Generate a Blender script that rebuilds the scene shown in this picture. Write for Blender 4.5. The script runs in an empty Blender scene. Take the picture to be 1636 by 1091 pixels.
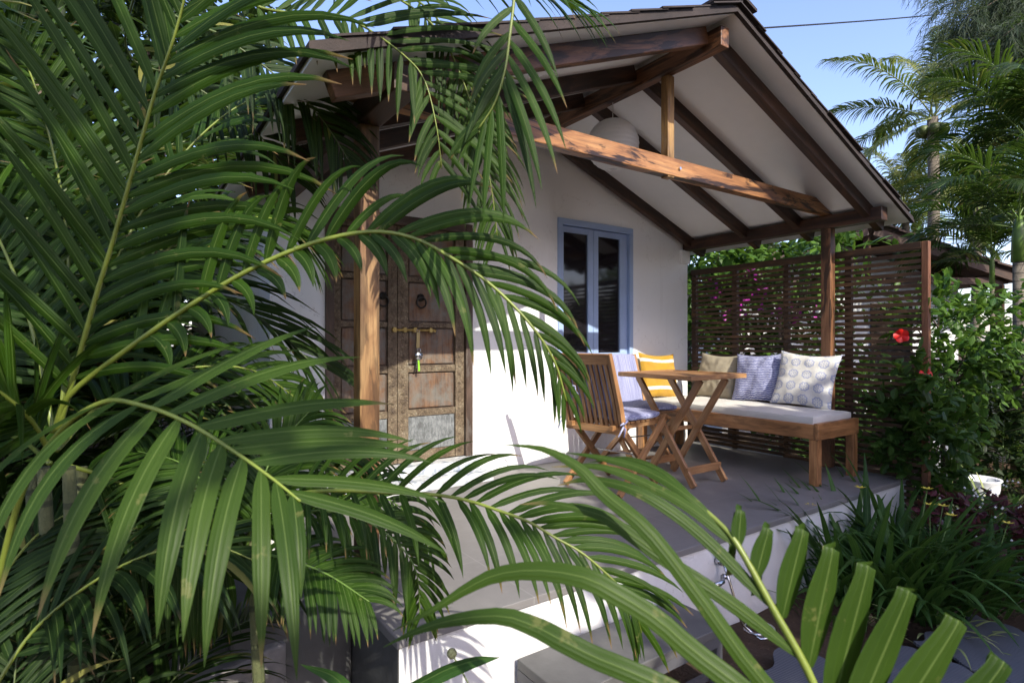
import bpy, math, random
from mathutils import Vector as V, Matrix
random.seed(7)
R=math.radians
sc=bpy.context.scene
COL=sc.collection
UP=V((0,0,1))
# ---------------------------------------------------------------- camera frame
TH=R(34.4); ST,CT=math.sin(TH),math.cos(TH); EYE=1.05; FPX=904.0
def at(u,v,d):
    a=(u-818)/FPX; b=-(v-545)/FPX
    return V((d*(ST+a*CT), d*(CT-a*ST), EYE+d*b))
# ---------------------------------------------------------------- mesh builder
class MB:
    def __init__(s): s.v=[];s.f=[];s.g=[];s.m=[]
    def add(s,vs,fs,gs,mi=0):
        o=len(s.v); s.v+=[tuple(p) for p in vs]; s.g+=[tuple(p) for p in gs]
        s.f+=[tuple(i+o for i in f) for f in fs]; s.m+=[mi]*len(fs)
    def bar(s,p0,p1,w,h,up=UP,mi=0,ext=0,w1=None,h1=None):
        p0=V(p0);p1=V(p1);d=p1-p0;L=d.length;d=d/L
        up=V(up)
        if abs(d.dot(up.normalized()))>.98: up=V((0,1,0)) if abs(d.y)<.9 else V((1,0,0))
        sd=d.cross(up).normalized();u=sd.cross(d).normalized()
        r=V((random.random()*20,random.random()*20,random.random()*20))
        vs=[];gs=[]
        for k,p in ((0,p0),(1,p1)):
            ww=w if k==0 or w1 is None else w1; hh=h if k==0 or h1 is None else h1
            for a,b in ((-1,-1),(1,-1),(1,1),(-1,1)):
                vs.append(p+sd*a*ww/2+u*b*hh/2); gs.append(V((k*L,a*w/2,b*h/2))+r)
        s.add(vs,[(3,2,1,0),(4,5,6,7),(0,1,5,4),(1,2,6,5),(2,3,7,6),(3,0,4,7)],gs,mi)
    def box(s,a,b,mi=0):
        a=V(a);b=V(b);r=V((random.random()*9,random.random()*9,random.random()*9))
        vs=[V((x,y,z)) for x in (a.x,b.x) for y in (a.y,b.y) for z in (a.z,b.z)]
        # grain along the longest side
        d=b-a; ax=max(range(3),key=lambda i:abs(d[i])); o=[ax]+[i for i in range(3) if i!=ax]
        gs=[V((p[o[0]],p[o[1]],p[o[2]]))+r for p in vs]
        s.add(vs,[(0,1,3,2),(4,6,7,5),(0,4,5,1),(2,3,7,6),(0,2,6,4),(1,5,7,3)],gs,mi)
    def tube(s,pts,rad,n=8,mi=0,cap=True):
        pts=[V(p) for p in pts]; N=len(pts)
        rs=rad if isinstance(rad,(list,tuple)) else [rad]*N
        ref=V((.3,.2,1)).normalized(); vs=[];gs=[];L=0
        for i,p in enumerate(pts):
            t=(pts[min(i+1,N-1)]-pts[max(i-1,0)]).normalized()
            if abs(t.dot(ref))>.97: ref=V((1,.1,0)).normalized()
            a=t.cross(ref).normalized(); b=a.cross(t)
            if i: L+=(pts[i]-pts[i-1]).length
            for k in range(n):
                q=2*math.pi*k/n
                vs.append(p+(a*math.cos(q)+b*math.sin(q))*rs[i]); gs.append((L,math.cos(q)*rs[i],math.sin(q)*rs[i]))
        fs=[(i*n+k,i*n+(k+1)%n,(i+1)*n+(k+1)%n,(i+1)*n+k) for i in range(N-1) for k in range(n)]
        if cap: fs+=[tuple(range(n-1,-1,-1)),tuple((N-1)*n+k for k in range(n))]
        s.add(vs,fs,gs,mi)
    def lathe(s,c,prof,n=24,mi=0):
        c=V(c);vs=[];gs=[]
        for r,z in prof:
            for k in range(n):
                q=2*math.pi*k/n; vs.append(c+V((r*math.cos(q),r*math.sin(q),z))); gs.append((z,r*math.cos(q),r*math.sin(q)))
        fs=[(i*n+k,i*n+(k+1)%n,(i+1)*n+(k+1)%n,(i+1)*n+k) for i in range(len(prof)-1) for k in range(n)]
        s.add(vs,fs,gs,mi)
    def poly(s,pts,t,mi=0):   # flat polygon extruded by vector t
        pts=[V(p) for p in pts];n=len(pts);t=V(t)
        vs=pts+[p+t for p in pts]
        s.add(vs,[tuple(range(n)),tuple(range(2*n-1,n-1,-1))]+[(i,i+n,(i+1)%n+n,(i+1)%n) for i in range(n)],vs,mi)
    def strip(s,pts,wv,W,prof,fold=.22,rnd=0,mi=0):
        # folded blade: centre line pts, width vectors wv, normals implied
        n=len(pts);vs=[];gs=[]
        for i,p in enumerate(pts):
            t=i/(n-1); w=W*prof(t)/2; sv,nv=wv[i]
            vs+=[p-sv*w-nv*w*fold*2, p, p+sv*w-nv*w*fold*2]
            gs+=[(t,-1,rnd),(t,0,rnd),(t,1,rnd)]
        fs=[]
        for i in range(n-1):
            a=i*3; fs+=[(a,a+1,a+4,a+3),(a+1,a+2,a+5,a+4)]
        s.add(vs,fs,gs,mi)
    def build(s,name,mats,parent=None,smooth=False,bevel=0):
        me=bpy.data.meshes.new(name); me.from_pydata(s.v,[],s.f)
        at_=me.attributes.new('gc','FLOAT_VECTOR','POINT'); at_.data.foreach_set('vector',[c for g in s.g for c in g])
        if not isinstance(mats,(list,tuple)): mats=[mats]
        for m in mats: me.materials.append(m)
        me.polygons.foreach_set('material_index',s.m)
        if smooth: me.polygons.foreach_set('use_smooth',[True]*len(me.polygons))
        me.update()
        o=bpy.data.objects.new(name,me); COL.objects.link(o)
        if parent: o.parent=parent
        if bevel:
            b=o.modifiers.new('b','BEVEL'); b.width=bevel; b.segments=2; b.limit_method='ANGLE'; b.angle_limit=R(40)
        return o
def tag(o,label=None,cat=None,group=None,kind=None):
    for k,x in (('label',label),('category',cat),('group',group),('kind',kind)):
        if x: o[k]=x
    return o
def thing(name,label,cat,loc=(0,0,0),rz=0,group=None):
    o=bpy.data.objects.new(name,None); COL.objects.link(o); o.location=loc; o.rotation_euler=(0,0,rz)
    o.empty_display_size=.2
    return tag(o,label,cat,group)
# ---------------------------------------------------------------- node helper
class M:
    def __init__(s,name):
        s.mat=bpy.data.materials.new(name); s.mat.use_nodes=True; s.t=s.mat.node_tree; s.t.nodes.clear()
        s.out=s.t.nodes.new('ShaderNodeOutputMaterial')
    def n(s,ty,**k):
        x=s.t.nodes.new(ty)
        for a,b in k.items(): setattr(x,a,b)
        return x
    def set(s,sock,val):
        if hasattr(val,'is_output') or isinstance(val,bpy.types.NodeSocket): s.t.links.new(val,sock)
        elif isinstance(val,(tuple,list)) and sock.type=='RGBA' and len(val)==3: sock.default_value=(*val,1)
        else: sock.default_value=val
    def m(s,op,a,b=0,c=0):
        x=s.n('ShaderNodeMath',operation=op); s.set(x.inputs[0],a); s.set(x.inputs[1],b); s.set(x.inputs[2],c); return x.outputs[0]
    def gc(s):
        return s.n('ShaderNodeAttribute',attribute_name='gc').outputs['Vector']
    def obj(s): return s.n('ShaderNodeNewGeometry').outputs['Position']
    def xyz(s,v):
        x=s.n('ShaderNodeSeparateXYZ'); s.set(x.inputs[0],v); return x.outputs
    def scl(s,v,sx,sy,sz):
        x=s.n('ShaderNodeVectorMath',operation='MULTIPLY'); s.set(x.inputs[0],v); x.inputs[1].default_value=(sx,sy,sz); return x.outputs[0]
    def vadd(s,v,w):
        x=s.n('ShaderNodeVectorMath',operation='ADD'); s.set(x.inputs[0],v); s.set(x.inputs[1],w); return x.outputs[0]
    def noise(s,v,sc=1,det=4,rough=.55,dist=0):
        x=s.n('ShaderNodeTexNoise'); s.set(x.inputs['Vector'],v); x.inputs['Scale'].default_value=sc; x.inputs['Detail'].default_value=det
        x.inputs['Roughness'].default_value=rough; x.inputs['Distortion'].default_value=dist; return x.outputs[0]
    def ramp(s,f,stops):
        x=s.n('ShaderNodeValToRGB'); s.set(x.inputs[0],f); e=x.color_ramp.elements
        while len(e)<len(stops): e.new(.5)
        for i,(p,c) in enumerate(stops):
            e[i].position=p; e[i].color=(*c,1) if isinstance(c,(tuple,list)) else (c,c,c,1)
        return x.outputs[0]
    def mix(s,f,a,b,bt='MIX'):
        x=s.n('ShaderNodeMix',data_type='RGBA',blend_type=bt); s.set(x.inputs[0],f); s.set(x.inputs[6],a); s.set(x.inputs[7],b); return x.outputs[2]
    def bump(s,h,st=.3,dist=.01):
        x=s.n('ShaderNodeBump'); x.inputs['Strength'].default_value=st; x.inputs['Distance'].default_value=dist; s.set(x.inputs['Height'],h); return x.outputs[0]
    def bsdf(s,col,rough=.6,normal=None,spec=.5,metal=0,link=True,**k):
        x=s.n('ShaderNodeBsdfPrincipled'); s.set(x.inputs['Base Color'],col); s.set(x.inputs['Roughness'],rough)
        s.set(x.inputs['Specular IOR Level'],spec); s.set(x.inputs['Metallic'],metal)
        if normal is not None: s.set(x.inputs['Normal'],normal)
        for a,b in k.items(): s.set(x.inputs[a.replace('_',' ')],b)
        if link: s.t.links.new(x.outputs[0],s.out.inputs[0])
        return x.outputs[0]
def flat(name,col,rough=.6,metal=0,var=.15,scale=6,bump=.1):
    q=M(name); n=q.noise(q.obj(),scale,5)
    c=q.mix(q.ramp(n,[(.3,0),(.7,1)]),tuple(x*(1-var) for x in col),tuple(min(1,x*(1+var)) for x in col))
    q.bsdf(c,rough,q.bump(q.noise(q.obj(),scale*12,3),bump,.004),metal=metal); return q.mat
def wood(name,dark,mid,light,streak=0.0,rough=.5,fig=1.0,wear=0.0):
    q=M(name); g=q.gc()
    n1=q.noise(q.scl(g,1.6*fig,9,9),1,6,.6,1.2)
    n2=q.noise(q.scl(g,4,70,70),1,4,.65,.3)
    c=q.ramp(n1,[(.3,dark),(.5,mid),(.68,light)])
    c=q.mix(q.m('MULTIPLY',q.ramp(n2,[(.35,1),(.6,0)]),.55),c,dark)
    if streak:
        n3=q.noise(q.scl(g,1.3,7,7),1,6,.62,2.2)
        c=q.mix(q.m('MULTIPLY',q.ramp(n3,[(.49,0),(.56,1)]),streak),c,tuple(x*.22 for x in dark))
    if wear:
        n4=q.noise(q.scl(g,3,8,8),1,6,.7)
        c=q.mix(q.m('MULTIPLY',q.ramp(n4,[(.55,0),(.65,1)]),wear),c,(.3,.29,.26))
    kn=q.noise(q.scl(g,5,16,16),1,2,.5)
    c=q.mix(q.ramp(kn,[(.2,.7),(.27,0)]),c,tuple(x*.3 for x in dark))
    q.bsdf(c,q.m('ADD',q.m('MULTIPLY',n2,.25),rough-.12),q.bump(q.m('ADD',n2,n1),.25,.003)); return q.mat
W_DARK=wood('dark_stained_wood',(.022,.010,.006),(.055,.024,.012),(.115,.050,.024),.5,.5)
W_TIE=wood('orange_figured_wood',(.11,.045,.018),(.36,.165,.06),(.48,.25,.10),1.0,.42,.8)
W_POST=wood('reddish_post_wood',(.085,.038,.016),(.24,.125,.05),(.38,.23,.10),.55,.5)
W_KING=wood('pale_weathered_wood',(.16,.085,.03),(.36,.21,.08),(.45,.29,.13),.3,.5,1,.25)
W_RIDGE=wood('brown_ridge_wood',(.06,.026,.013),(.19,.085,.038),(.33,.16,.075),.8,.5)
W_TEAK=wood('warm_teak_wood',(.16,.075,.030),(.36,.185,.078),(.50,.29,.13),.0,.42)
W_BENCH=wood('oiled_orange_wood',(.19,.085,.03),(.43,.20,.075),(.56,.29,.12),.35,.42)
W_SLAT=wood('brown_slat_wood',(.026,.012,.005),(.075,.036,.014),(.16,.080,.032),.3,.55)
W_FPOST=wood('red_brown_batten_wood',(.09,.035,.015),(.22,.09,.04),(.34,.16,.075),.3,.5)
W_HUT=wood('far_dark_timber',(.03,.015,.009),(.07,.035,.02),(.11,.06,.035),.2,.6)
def plaster():
    q=M('white_plaster'); p=q.obj()
    n=q.noise(p,1.3,6,.6); n2=q.noise(q.scl(p,1,1,.3),3,5,.6)
    c=q.mix(q.ramp(n,[(.3,0),(.75,1)]),(.80,.81,.815),(.87,.875,.87))
    c=q.mix(q.m('MULTIPLY',q.ramp(n2,[(.62,0),(.8,1)]),.35),c,(.52,.50,.46))
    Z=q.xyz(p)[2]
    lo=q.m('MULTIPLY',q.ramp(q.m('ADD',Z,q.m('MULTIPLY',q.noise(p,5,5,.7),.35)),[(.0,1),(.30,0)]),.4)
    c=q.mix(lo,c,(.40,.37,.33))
    cr=q.m('ABSOLUTE',q.m('SUBTRACT',q.noise(p,1.1,7,.62,.4),.5)); c=q.mix(q.m('MULTIPLY',q.m('LESS_THAN',cr,.0012),.35),c,(.35,.33,.30))
    st_=q.noise(q.scl(p,9,9,.5),1,4,.6); c=q.mix(q.m('MULTIPLY',q.ramp(st_,[(.60,0),(.75,1)]),.22),c,(.48,.46,.42))
    b=q.m('ADD',q.m('MULTIPLY',q.noise(p,160,3),.35),q.noise(p,14,4))
    q.bsdf(c,.8,q.bump(b,.25,.006),spec=.2); return q.mat
PLASTER=plaster()
def soffit():
    q=M('white_soffit_board'); p=q.obj(); n=q.noise(p,2.2,5,.6)
    c=q.mix(q.ramp(n,[(.35,0),(.7,1)]),(.76,.775,.78),(.84,.845,.845))
    q.bsdf(c,.75,q.bump(q.noise(p,60,3),.12,.003),spec=.2); return q.mat
SOFFIT=soffit()
def deckm():
    q=M('grey_painted_floor'); p=q.obj(); X=q.xyz(p)
    n=q.noise(p,1.6,6,.6); n2=q.noise(p,9,5,.65); sc_=q.noise(q.scl(p,2,26,1),1.5,5,.7,.6)
    c=q.mix(q.ramp(n,[(.3,0),(.7,1)]),(.156,.148,.144),(.222,.212,.204))
    c=q.mix(q.m('MULTIPLY',q.ramp(n2,[(.55,0),(.75,1)]),.35),c,(.30,.285,.27))
    c=q.mix(q.m('MULTIPLY',q.ramp(sc_,[(.66,0),(.7,1)]),.3),c,(.36,.35,.33))
    # thin joints between the cast slabs
    j=None
    for a,per,off in ((X[0],1.21,.35),(X[1],.98,.12)):
        f=q.m('FRACT',q.m('ADD',q.m('DIVIDE',a,per),off)); d=q.m('ABSOLUTE',q.m('SUBTRACT',f,.5))
        k=q.m('LESS_THAN',d,.0022); j=k if j is None else q.m('MAXIMUM',j,k)
    c=q.mix(q.m('MULTIPLY',j,.3),c,(.34,.33,.315))
    q.bsdf(c,q.m('ADD',q.m('MULTIPLY',n2,.3),.32),q.bump(q.m('ADD',n2,q.m('MULTIPLY',j,-.4)),.12,.004)); return q.mat
DECK=deckm()
GREYSIDE=flat('dark_grey_render',(.095,.095,.092),.75,0,.3,3,.4)
def soil():
    q=M('brown_soil'); p=q.obj(); n=q.noise(p,2.5,8,.7); n2=q.noise(p,30,6,.75)
    c=q.mix(q.ramp(n,[(.3,0),(.7,1)]),(.055,.036,.024),(.14,.095,.065)); c=q.mix(q.ramp(n2,[(.55,0),(.75,.6)]),c,(.22,.16,.11))
    q.bsdf(c,.95,q.bump(q.m('ADD',n,n2),1,.03),spec=.1); return q.mat
SOIL=soil()
def leafm(name,dark,light,veins=9,trans=.3,rough=.38,tip=None,yellow=.0,patch=0):
    q=M(name); X=q.xyz(q.gc()); p=q.obj()
    c=q.mix(q.m('FRACT',q.m('MULTIPLY',X[2],7.13)),dark,light)
    n=q.noise(p,9,3); c=q.mix(q.m('MULTIPLY',q.ramp(n,[(.4,0),(.75,1)]),.35),c,tuple(x*1.25 for x in light))
    v=q.m('ABSOLUTE',q.m('SINE',q.m('MULTIPLY',X[1],veins)))
    c=q.mix(q.m('MULTIPLY',q.ramp(v,[(0,1),(.5,0)]),.14),c,tuple(min(1,x*1.6) for x in light))
    mid=q.m('LESS_THAN',q.m('ABSOLUTE',X[1]),.07)
    c=q.mix(q.m('MULTIPLY',mid,.3),c,(.18,.25,.07))
    if tip:
        tm=q.m('MULTIPLY',q.ramp(X[0],[(.86,0),(.97,1)]),q.m('GREATER_THAN',q.m('FRACT',q.m('MULTIPLY',X[2],3.7)),.45)); c=q.mix(tm,c,tip)
    if yellow:
        c=q.mix(q.m('MULTIPLY',q.m('GREATER_THAN',q.m('FRACT',q.m('MULTIPLY',X[2],11.7)),1-yellow),.75),c,(.22,.21,.05))
    if patch:
        n5=q.noise(p,22,4,.7); c=q.mix(q.m('MULTIPLY',q.ramp(n5,[(.64,0),(.70,1)]),patch),c,(.14,.145,.045))
    nb=q.bump(q.m('MULTIPLY',v,-1),.25,.002)
    a=q.bsdf(c,q.m('ADD',q.m('MULTIPLY',q.noise(p,14,2),.2),rough-.1),nb,spec=.17,link=False)
    t=q.n('ShaderNodeBsdfTranslucent'); q.set(t.inputs[0],q.mix(.35,c,(.20,.36,.03)))
    ms=q.n('ShaderNodeMixShader'); ms.inputs[0].default_value=trans; q.t.links.new(a,ms.inputs[1]); q.t.links.new(t.outputs[0],ms.inputs[2]); q.t.links.new(ms.outputs[0],q.out.inputs[0])
    return q.mat
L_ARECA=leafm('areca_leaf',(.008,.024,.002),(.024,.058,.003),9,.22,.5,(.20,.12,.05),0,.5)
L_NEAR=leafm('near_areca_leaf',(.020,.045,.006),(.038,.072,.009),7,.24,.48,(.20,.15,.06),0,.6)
L_BACK=leafm('shade_toned_areca_leaf',(.005,.014,.003),(.019,.042,.008),9,.28,.5,(.14,.09,.04),.04)  # areca leaf toned darker: shade among the back fronds put into the colour
L_COCO=leafm('coconut_leaf',(.055,.085,.020),(.17,.19,.060),4,.3,.4,None,.18)
L_BUSH=leafm('bush_leaf',(.018,.045,.010),(.058,.115,.022),4,.3,.4)
L_DARK=leafm('shade_toned_tree_leaf',(.006,.014,.005),(.018,.034,.010),4,.2,.5)  # leaf colour lowered: shade of the left background put into it
L_HIB=leafm('hibiscus_leaf',(.018,.058,.010),(.095,.18,.026),5,.3,.38)
L_IRIS=leafm('strap_leaf',(.020,.056,.012),(.058,.125,.026),6,.28,.4)
L_VAR=leafm('variegated_leaf',(.20,.26,.08),(.42,.45,.20),6,.3,.4)
L_RED=leafm('dark_red_leaf',(.045,.012,.018),(.10,.02,.03),4,.2,.4)
L_NEEDLE=leafm('casuarina_needle',(.022,.034,.022),(.055,.075,.045),1,.2,.6)
STEM=flat('yellow_green_stem',(.15,.19,.028),.4,0,.35,9,.1)
STEMG=flat('green_stem',(.10,.17,.03),.42,0,.35,9,.1)
STEMD=flat('dull_green_stem',(.09,.12,.035),.5,0,.35,9,.1)
def barkm(name,a,b,ring=0):
    q=M(name); p=q.obj(); g=q.xyz(q.gc()); n=q.noise(p,14,6,.7)
    c=q.mix(q.ramp(n,[(.3,0),(.7,1)]),a,b)
    if ring:
        r=q.m('FRACT',q.m('MULTIPLY',g[0],ring)); c=q.mix(q.m('MULTIPLY',q.m('LESS_THAN',r,.16),.7),c,tuple(x*.35 for x in a))
    q.bsdf(c,.9,q.bump(n,.7,.02)); return q.mat
BARK=barkm('grey_brown_bark',(.06,.045,.032),(.16,.125,.09)); RINGED=barkm('ringed_palm_bark',(.09,.075,.055),(.20,.17,.13),11)
RINGSM=barkm('ringed_cane',(.055,.07,.025),(.11,.115,.045),9)
TILE=flat('dark_roof_shingle',(.028,.019,.016),.8,0,.4,7,.5)
HTILE=flat('weathered_brown_tile',(.085,.055,.042),.85,0,.4,5,.5)
BLUE=flat('pale_blue_paint',(.33,.44,.66),.45,0,.07,5,.06)
METAL=flat('brushed_steel',(.55,.55,.56),.22,1,.05,20,.02)
BRASS=flat('worn_brass',(.45,.33,.12),.38,1,.3,40,.2)
IRON=flat('black_iron',(.03,.028,.026),.5,.6,.3,40,.3)
WHITEP=flat('white_glazed_ceramic',(.76,.77,.78),.3,0,.04,5,.02)
WPLAST=flat('white_plastic',(.72,.72,.70),.4,0,.03,5,.02)
SLATE=flat('dark_slate_paint',(.085,.085,.092),.55,0,.15,4,.15)
STONE=flat('pale_grey_stone',(.22,.21,.20),.9,0,.3,8,.6)
STEPM=deckm(); STEPM.name='grey_step_paint'
RED=flat('red_petal',(.62,.012,.008),.5,0,.25,30,.05)
YELF=flat('yellow_petal',(.65,.52,.05),.5,0,.1,30,.05)
MAG=flat('magenta_bract',(.42,.03,.33),.5,0,.3,30,.05)
WHF=flat('white_bud',(.7,.68,.62),.6,0,.1,30,.05)
def glassm():
    q=M('dark_window_glass'); q.bsdf((.012,.011,.014),.06,spec=.6); return q.mat
GLASS=glassm()
def matm():
    q=M('ribbed_rubber'); X=q.xyz(q.obj()); w=q.m('SINE',q.m('MULTIPLY',q.m('ADD',X[0],q.m('MULTIPLY',X[1],.35)),420))
    c=q.mix(q.ramp(w,[(.3,0),(.8,1)]),(.075,.078,.09),(.125,.13,.15)); q.bsdf(c,.6,q.bump(w,.5,.003)); return q.mat
RUBBER=matm()
# ---- cloth
def cloth(name,base,fn=None):
    q=M(name); X=q.xyz(q.gc()); p=q.obj(); c=fn(q,X,base) if fn else base
    n=q.noise(p,7,5,.6); wv=q.noise(p,330,2,.5)
    c=q.mix(q.m('MULTIPLY',q.ramp(n,[(.3,1),(.6,0)]),.12),c,(.2,.19,.2))
    q.bsdf(c,.9,q.bump(q.m('ADD',q.m('MULTIPLY',n,1.3),q.m('MULTIPLY',wv,.15)),.5,.012),spec=.15,Sheen_Weight=.1); return q.mat
def f_blue(q,X,b,per=13,axis=1):
    w=q.m('ADD',q.m('MULTIPLY',X[axis],per),q.m('MULTIPLY',q.noise(q.scl(q.gc(),9,3,1),1.2,3),1.1))
    f=q.m('FRACT',w); return q.mix(q.m('GREATER_THAN',f,q.m('ADD',q.m('MULTIPLY',q.noise(q.scl(q.gc(),14,14,1),1,3),.7),.33)),b,(.60,.62,.74))
def f_blue2(q,X,b):
    k=q.noise(q.scl(q.gc(),7,60,1),1,4,.7); return q.mix(q.ramp(k,[(.42,0),(.6,1)]),b,(.42,.44,.60))
def f_yel(q,X,b):
    f=q.m('FRACT',q.m('ADD',q.m('MULTIPLY',X[1],1.55),.08)); return q.mix(q.m('LESS_THAN',f,.24),b,(.66,.62,.54))
def f_med(q,X,b):
    n=4.2
    def ring(ox,oy):
        fx=q.m('SUBTRACT',q.m('FRACT',q.m('ADD',q.m('MULTIPLY',X[0],n/2),ox)),.5); fy=q.m('SUBTRACT',q.m('FRACT',q.m('ADD',q.m('MULTIPLY',X[1],n/2),oy)),.5)
        r=q.m('SQRT',q.m('ADD',q.m('MULTIPLY',fx,fx),q.m('MULTIPLY',fy,fy))); th=q.m('ARCTAN2',fy,fx)
        rr=q.m('ADD',r,q.m('MULTIPLY',q.m('COSINE',q.m('MULTIPLY',th,8)),.022))
        a=q.m('LESS_THAN',q.m('ABSOLUTE',q.m('SUBTRACT',rr,.31)),.055)
        pet=q.m('MULTIPLY',q.m('GREATER_THAN',q.m('COSINE',q.m('MULTIPLY',th,8)),.1),q.m('LESS_THAN',q.m('ABSOLUTE',q.m('SUBTRACT',r,.17)),.055))
        d=q.m('LESS_THAN',r,.055)
        return q.m('MAXIMUM',a,q.m('MAXIMUM',pet,d))
    k=ring(.25,.25)
    fine=q.m('GREATER_THAN',q.noise(q.scl(q.gc(),26,26,1),1,2),.60)
    k2=q.m('MAXIMUM',k,q.m('MULTIPLY',fine,.35))
    return q.mix(q.m('MULTIPLY',k2,.62),b,(.17,.22,.42))
C_BLUE=cloth('blue_striped_cloth',(.13,.14,.30),f_blue); C_BLUE2=cloth('blue_seat_cloth',(.17,.18,.34),f_blue2)
C_YEL=cloth('yellow_white_cloth',(.44,.25,.03),f_yel); C_BEIGE=cloth('beige_cloth',(.33,.285,.20)); C_MED=cloth('medallion_cloth',(.62,.60,.54),f_med)
C_CANVAS=cloth('cream_canvas',(.60,.58,.53)); C_NAVY=cloth('navy_cloth',(.07,.075,.13))
def paperm():
    q=M('white_paper'); a=q.bsdf((.78,.78,.78),.8,spec=.2,link=False); t=q.n('ShaderNodeBsdfTranslucent'); q.set(t.inputs[0],(.8,.8,.8))
    ms=q.n('ShaderNodeMixShader'); ms.inputs[0].default_value=.35; q.t.links.new(a,ms.inputs[1]); q.t.links.new(t.outputs[0],ms.inputs[2]); q.t.links.new(ms.outputs[0],q.out.inputs[0]); return q.mat
PAPER=paperm()
# ---- door materials
def doorpanel():
    q=M('worn_orange_door_panel'); p=q.obj(); g=q.scl(p,30,1,2.2)
    n=q.noise(g,1,6,.65,.5); n2=q.noise(p,6,6,.7); n3=q.noise(q.scl(p,60,1,7),1,5,.7)
    c=q.ramp(n,[(.3,(.05,.028,.018)),(.5,(.145,.072,.034)),(.7,(.24,.135,.07))])
    c=q.mix(q.ramp(n2,[(.40,0),(.62,.85)]),c,(.15,.15,.135)); c=q.mix(q.ramp(n3,[(.66,0),(.72,.6)]),c,(.42,.38,.30))
    q.bsdf(c,.7,q.bump(q.m('ADD',n,n3),.5,.006)); return q.mat
def doorgrey():
    q=M('scraped_grey_blue_panel'); p=q.obj(); n=q.noise(q.scl(p,70,1,16),1,6,.75,.8); n2=q.noise(p,9,6,.75,.5)
    c=q.ramp(q.m('MULTIPLY',q.m('ADD',n,n2),.5),[(.38,(.06,.062,.062)),(.5,(.14,.15,.155)),(.62,(.27,.285,.29))])
    q.bsdf(c,.75,q.bump(n,.5,.005)); return q.mat
def doorcarve():
    q=M('carved_weathered_timber'); p=q.obj()
    v=q.n('ShaderNodeTexVoronoi',feature='F1'); q.set(v.inputs['Vector'],q.scl(p,1,.1,1)); v.inputs['Scale'].default_value=58
    n=q.noise(p,12,7,.75); n3=q.noise(p,90,4,.7)
    c=q.ramp(n,[(.3,(.05,.032,.02)),(.5,(.16,.115,.07)),(.62,(.25,.20,.13)),(.75,(.20,.24,.24))])
    c=q.mix(q.ramp(v.outputs[0],[(.25,.0),(.5,.45)]),c,(.06,.042,.028)); c=q.mix(q.ramp(n3,[(.6,0),(.7,.5)]),c,(.42,.36,.24))
    q.bsdf(c,.7,q.bump(q.m('ADD',q.m('MULTIPLY',v.outputs[0],-1),n3),.6,.006)); return q.mat
D_PANEL=doorpanel(); D_GREY=doorgrey(); D_CARVE=doorcarve()
W_DFRAME=wood('dark_door_frame_wood',(.035,.022,.016),(.085,.052,.035),(.15,.095,.065),.2,.6,1,.25)
# ================================================================ THE SETTING
g=MB(); g.add([(-150,-150,-.52),(150,-150,-.52),(150,150,-.52),(-150,150,-.52)],[(0,1,2,3)],[(0,0,0)]*4)
tag(g.build('ground',SOIL),kind='structure')
# slightly mounded bed near the house
g=MB(); N=70; random.seed(3)
from mathutils import noise as mn
def bedz(x,y): return -.512+.05*max(0,mn.noise(V((x*1.3,y*1.3,0))))+.03*max(0,mn.noise(V((x*5,y*5,2))))
vs=[];
for i in range(N+1):
    for j in range(N+1):
        x=-5+i*18/N;y=-3+j*14/N; vs.append((x,y,bedz(x,y)))
g.add(vs,[(i*(N+1)+j,(i+1)*(N+1)+j,(i+1)*(N+1)+j+1,i*(N+1)+j+1) for i in range(N) for j in range(N)],vs)
tag(g.build('garden_bed',SOIL,smooth=True),kind='structure')
# ================================================================ COTTAGE
RX,RZ,SL=2.84,2.90,.388            # ridge x, soffit height at ridge, slope
def rz_(x): return RZ-SL*abs(x-RX)
YF,YB,YW=1.93,9.5,3.88
house=thing('cottage','white plastered cottage with a deep gabled porch of dark timber','cottage',(2.84,3.9,0))
def hb(mb,name,mats,parent=house,**k):
    o=mb.build(name,mats,None,**k)
    o.parent=parent
    # keep world coordinates under a located parent
    p=parent; off=V((0,0,0))
    while p: off+=V(p.location); p=p.parent
    o.location=-off; return o
def sub(mb,name,mats,par,**k):
    o=mb.build(name,mats,None,**k); o.parent=par; return o   # parent's location already undoes the offset
XL,XR=.77,4.9
w=MB()
def colpoly(x0,x1,z0,z1=None):
    xs=[x0]+([RX] if x0<RX<x1 else [])+[x1]
    if z1 is None: top=[(x,YW,rz_(x)-.001) for x in reversed(xs)]
    else: top=[(x1,YW,z1),(x0,YW,z1)]
    w.poly([(x0,YW,z0),(x1,YW,z0)]+top,(0,.2,0))
DX0,DX1,DZ1=1.12,2.27,1.97; WX0,WX1,WZ0,WZ1=3.14,4.07,.82,2.14
colpoly(XL,DX0,-.5); colpoly(DX0,DX1,DZ1); colpoly(DX0,DX1,-.5,0.0); colpoly(DX1,WX0,-.5); colpoly(WX0,WX1,-.5,WZ0); colpoly(WX0,WX1,WZ1); colpoly(WX1,XR,-.5)
w.box((XL,YW+.2,-.5),(XL+.2,9,rz_(XL))); w.box((XR-.2,YW+.2,-.5),(XR,9,rz_(XR)))
w.poly([(XL+.2,8.8,-.5),(XR-.2,8.8,-.5),(XR-.2,8.8,rz_(XR-.2)),(RX,8.8,RZ),(XL+.2,8.8,rz_(XL+.2))],(0,.2,0))
w.box((XL+.2,YW+.2,-.02),(XR-.2,8.8,0))
wall=hb(w,'wall',PLASTER)
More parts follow.
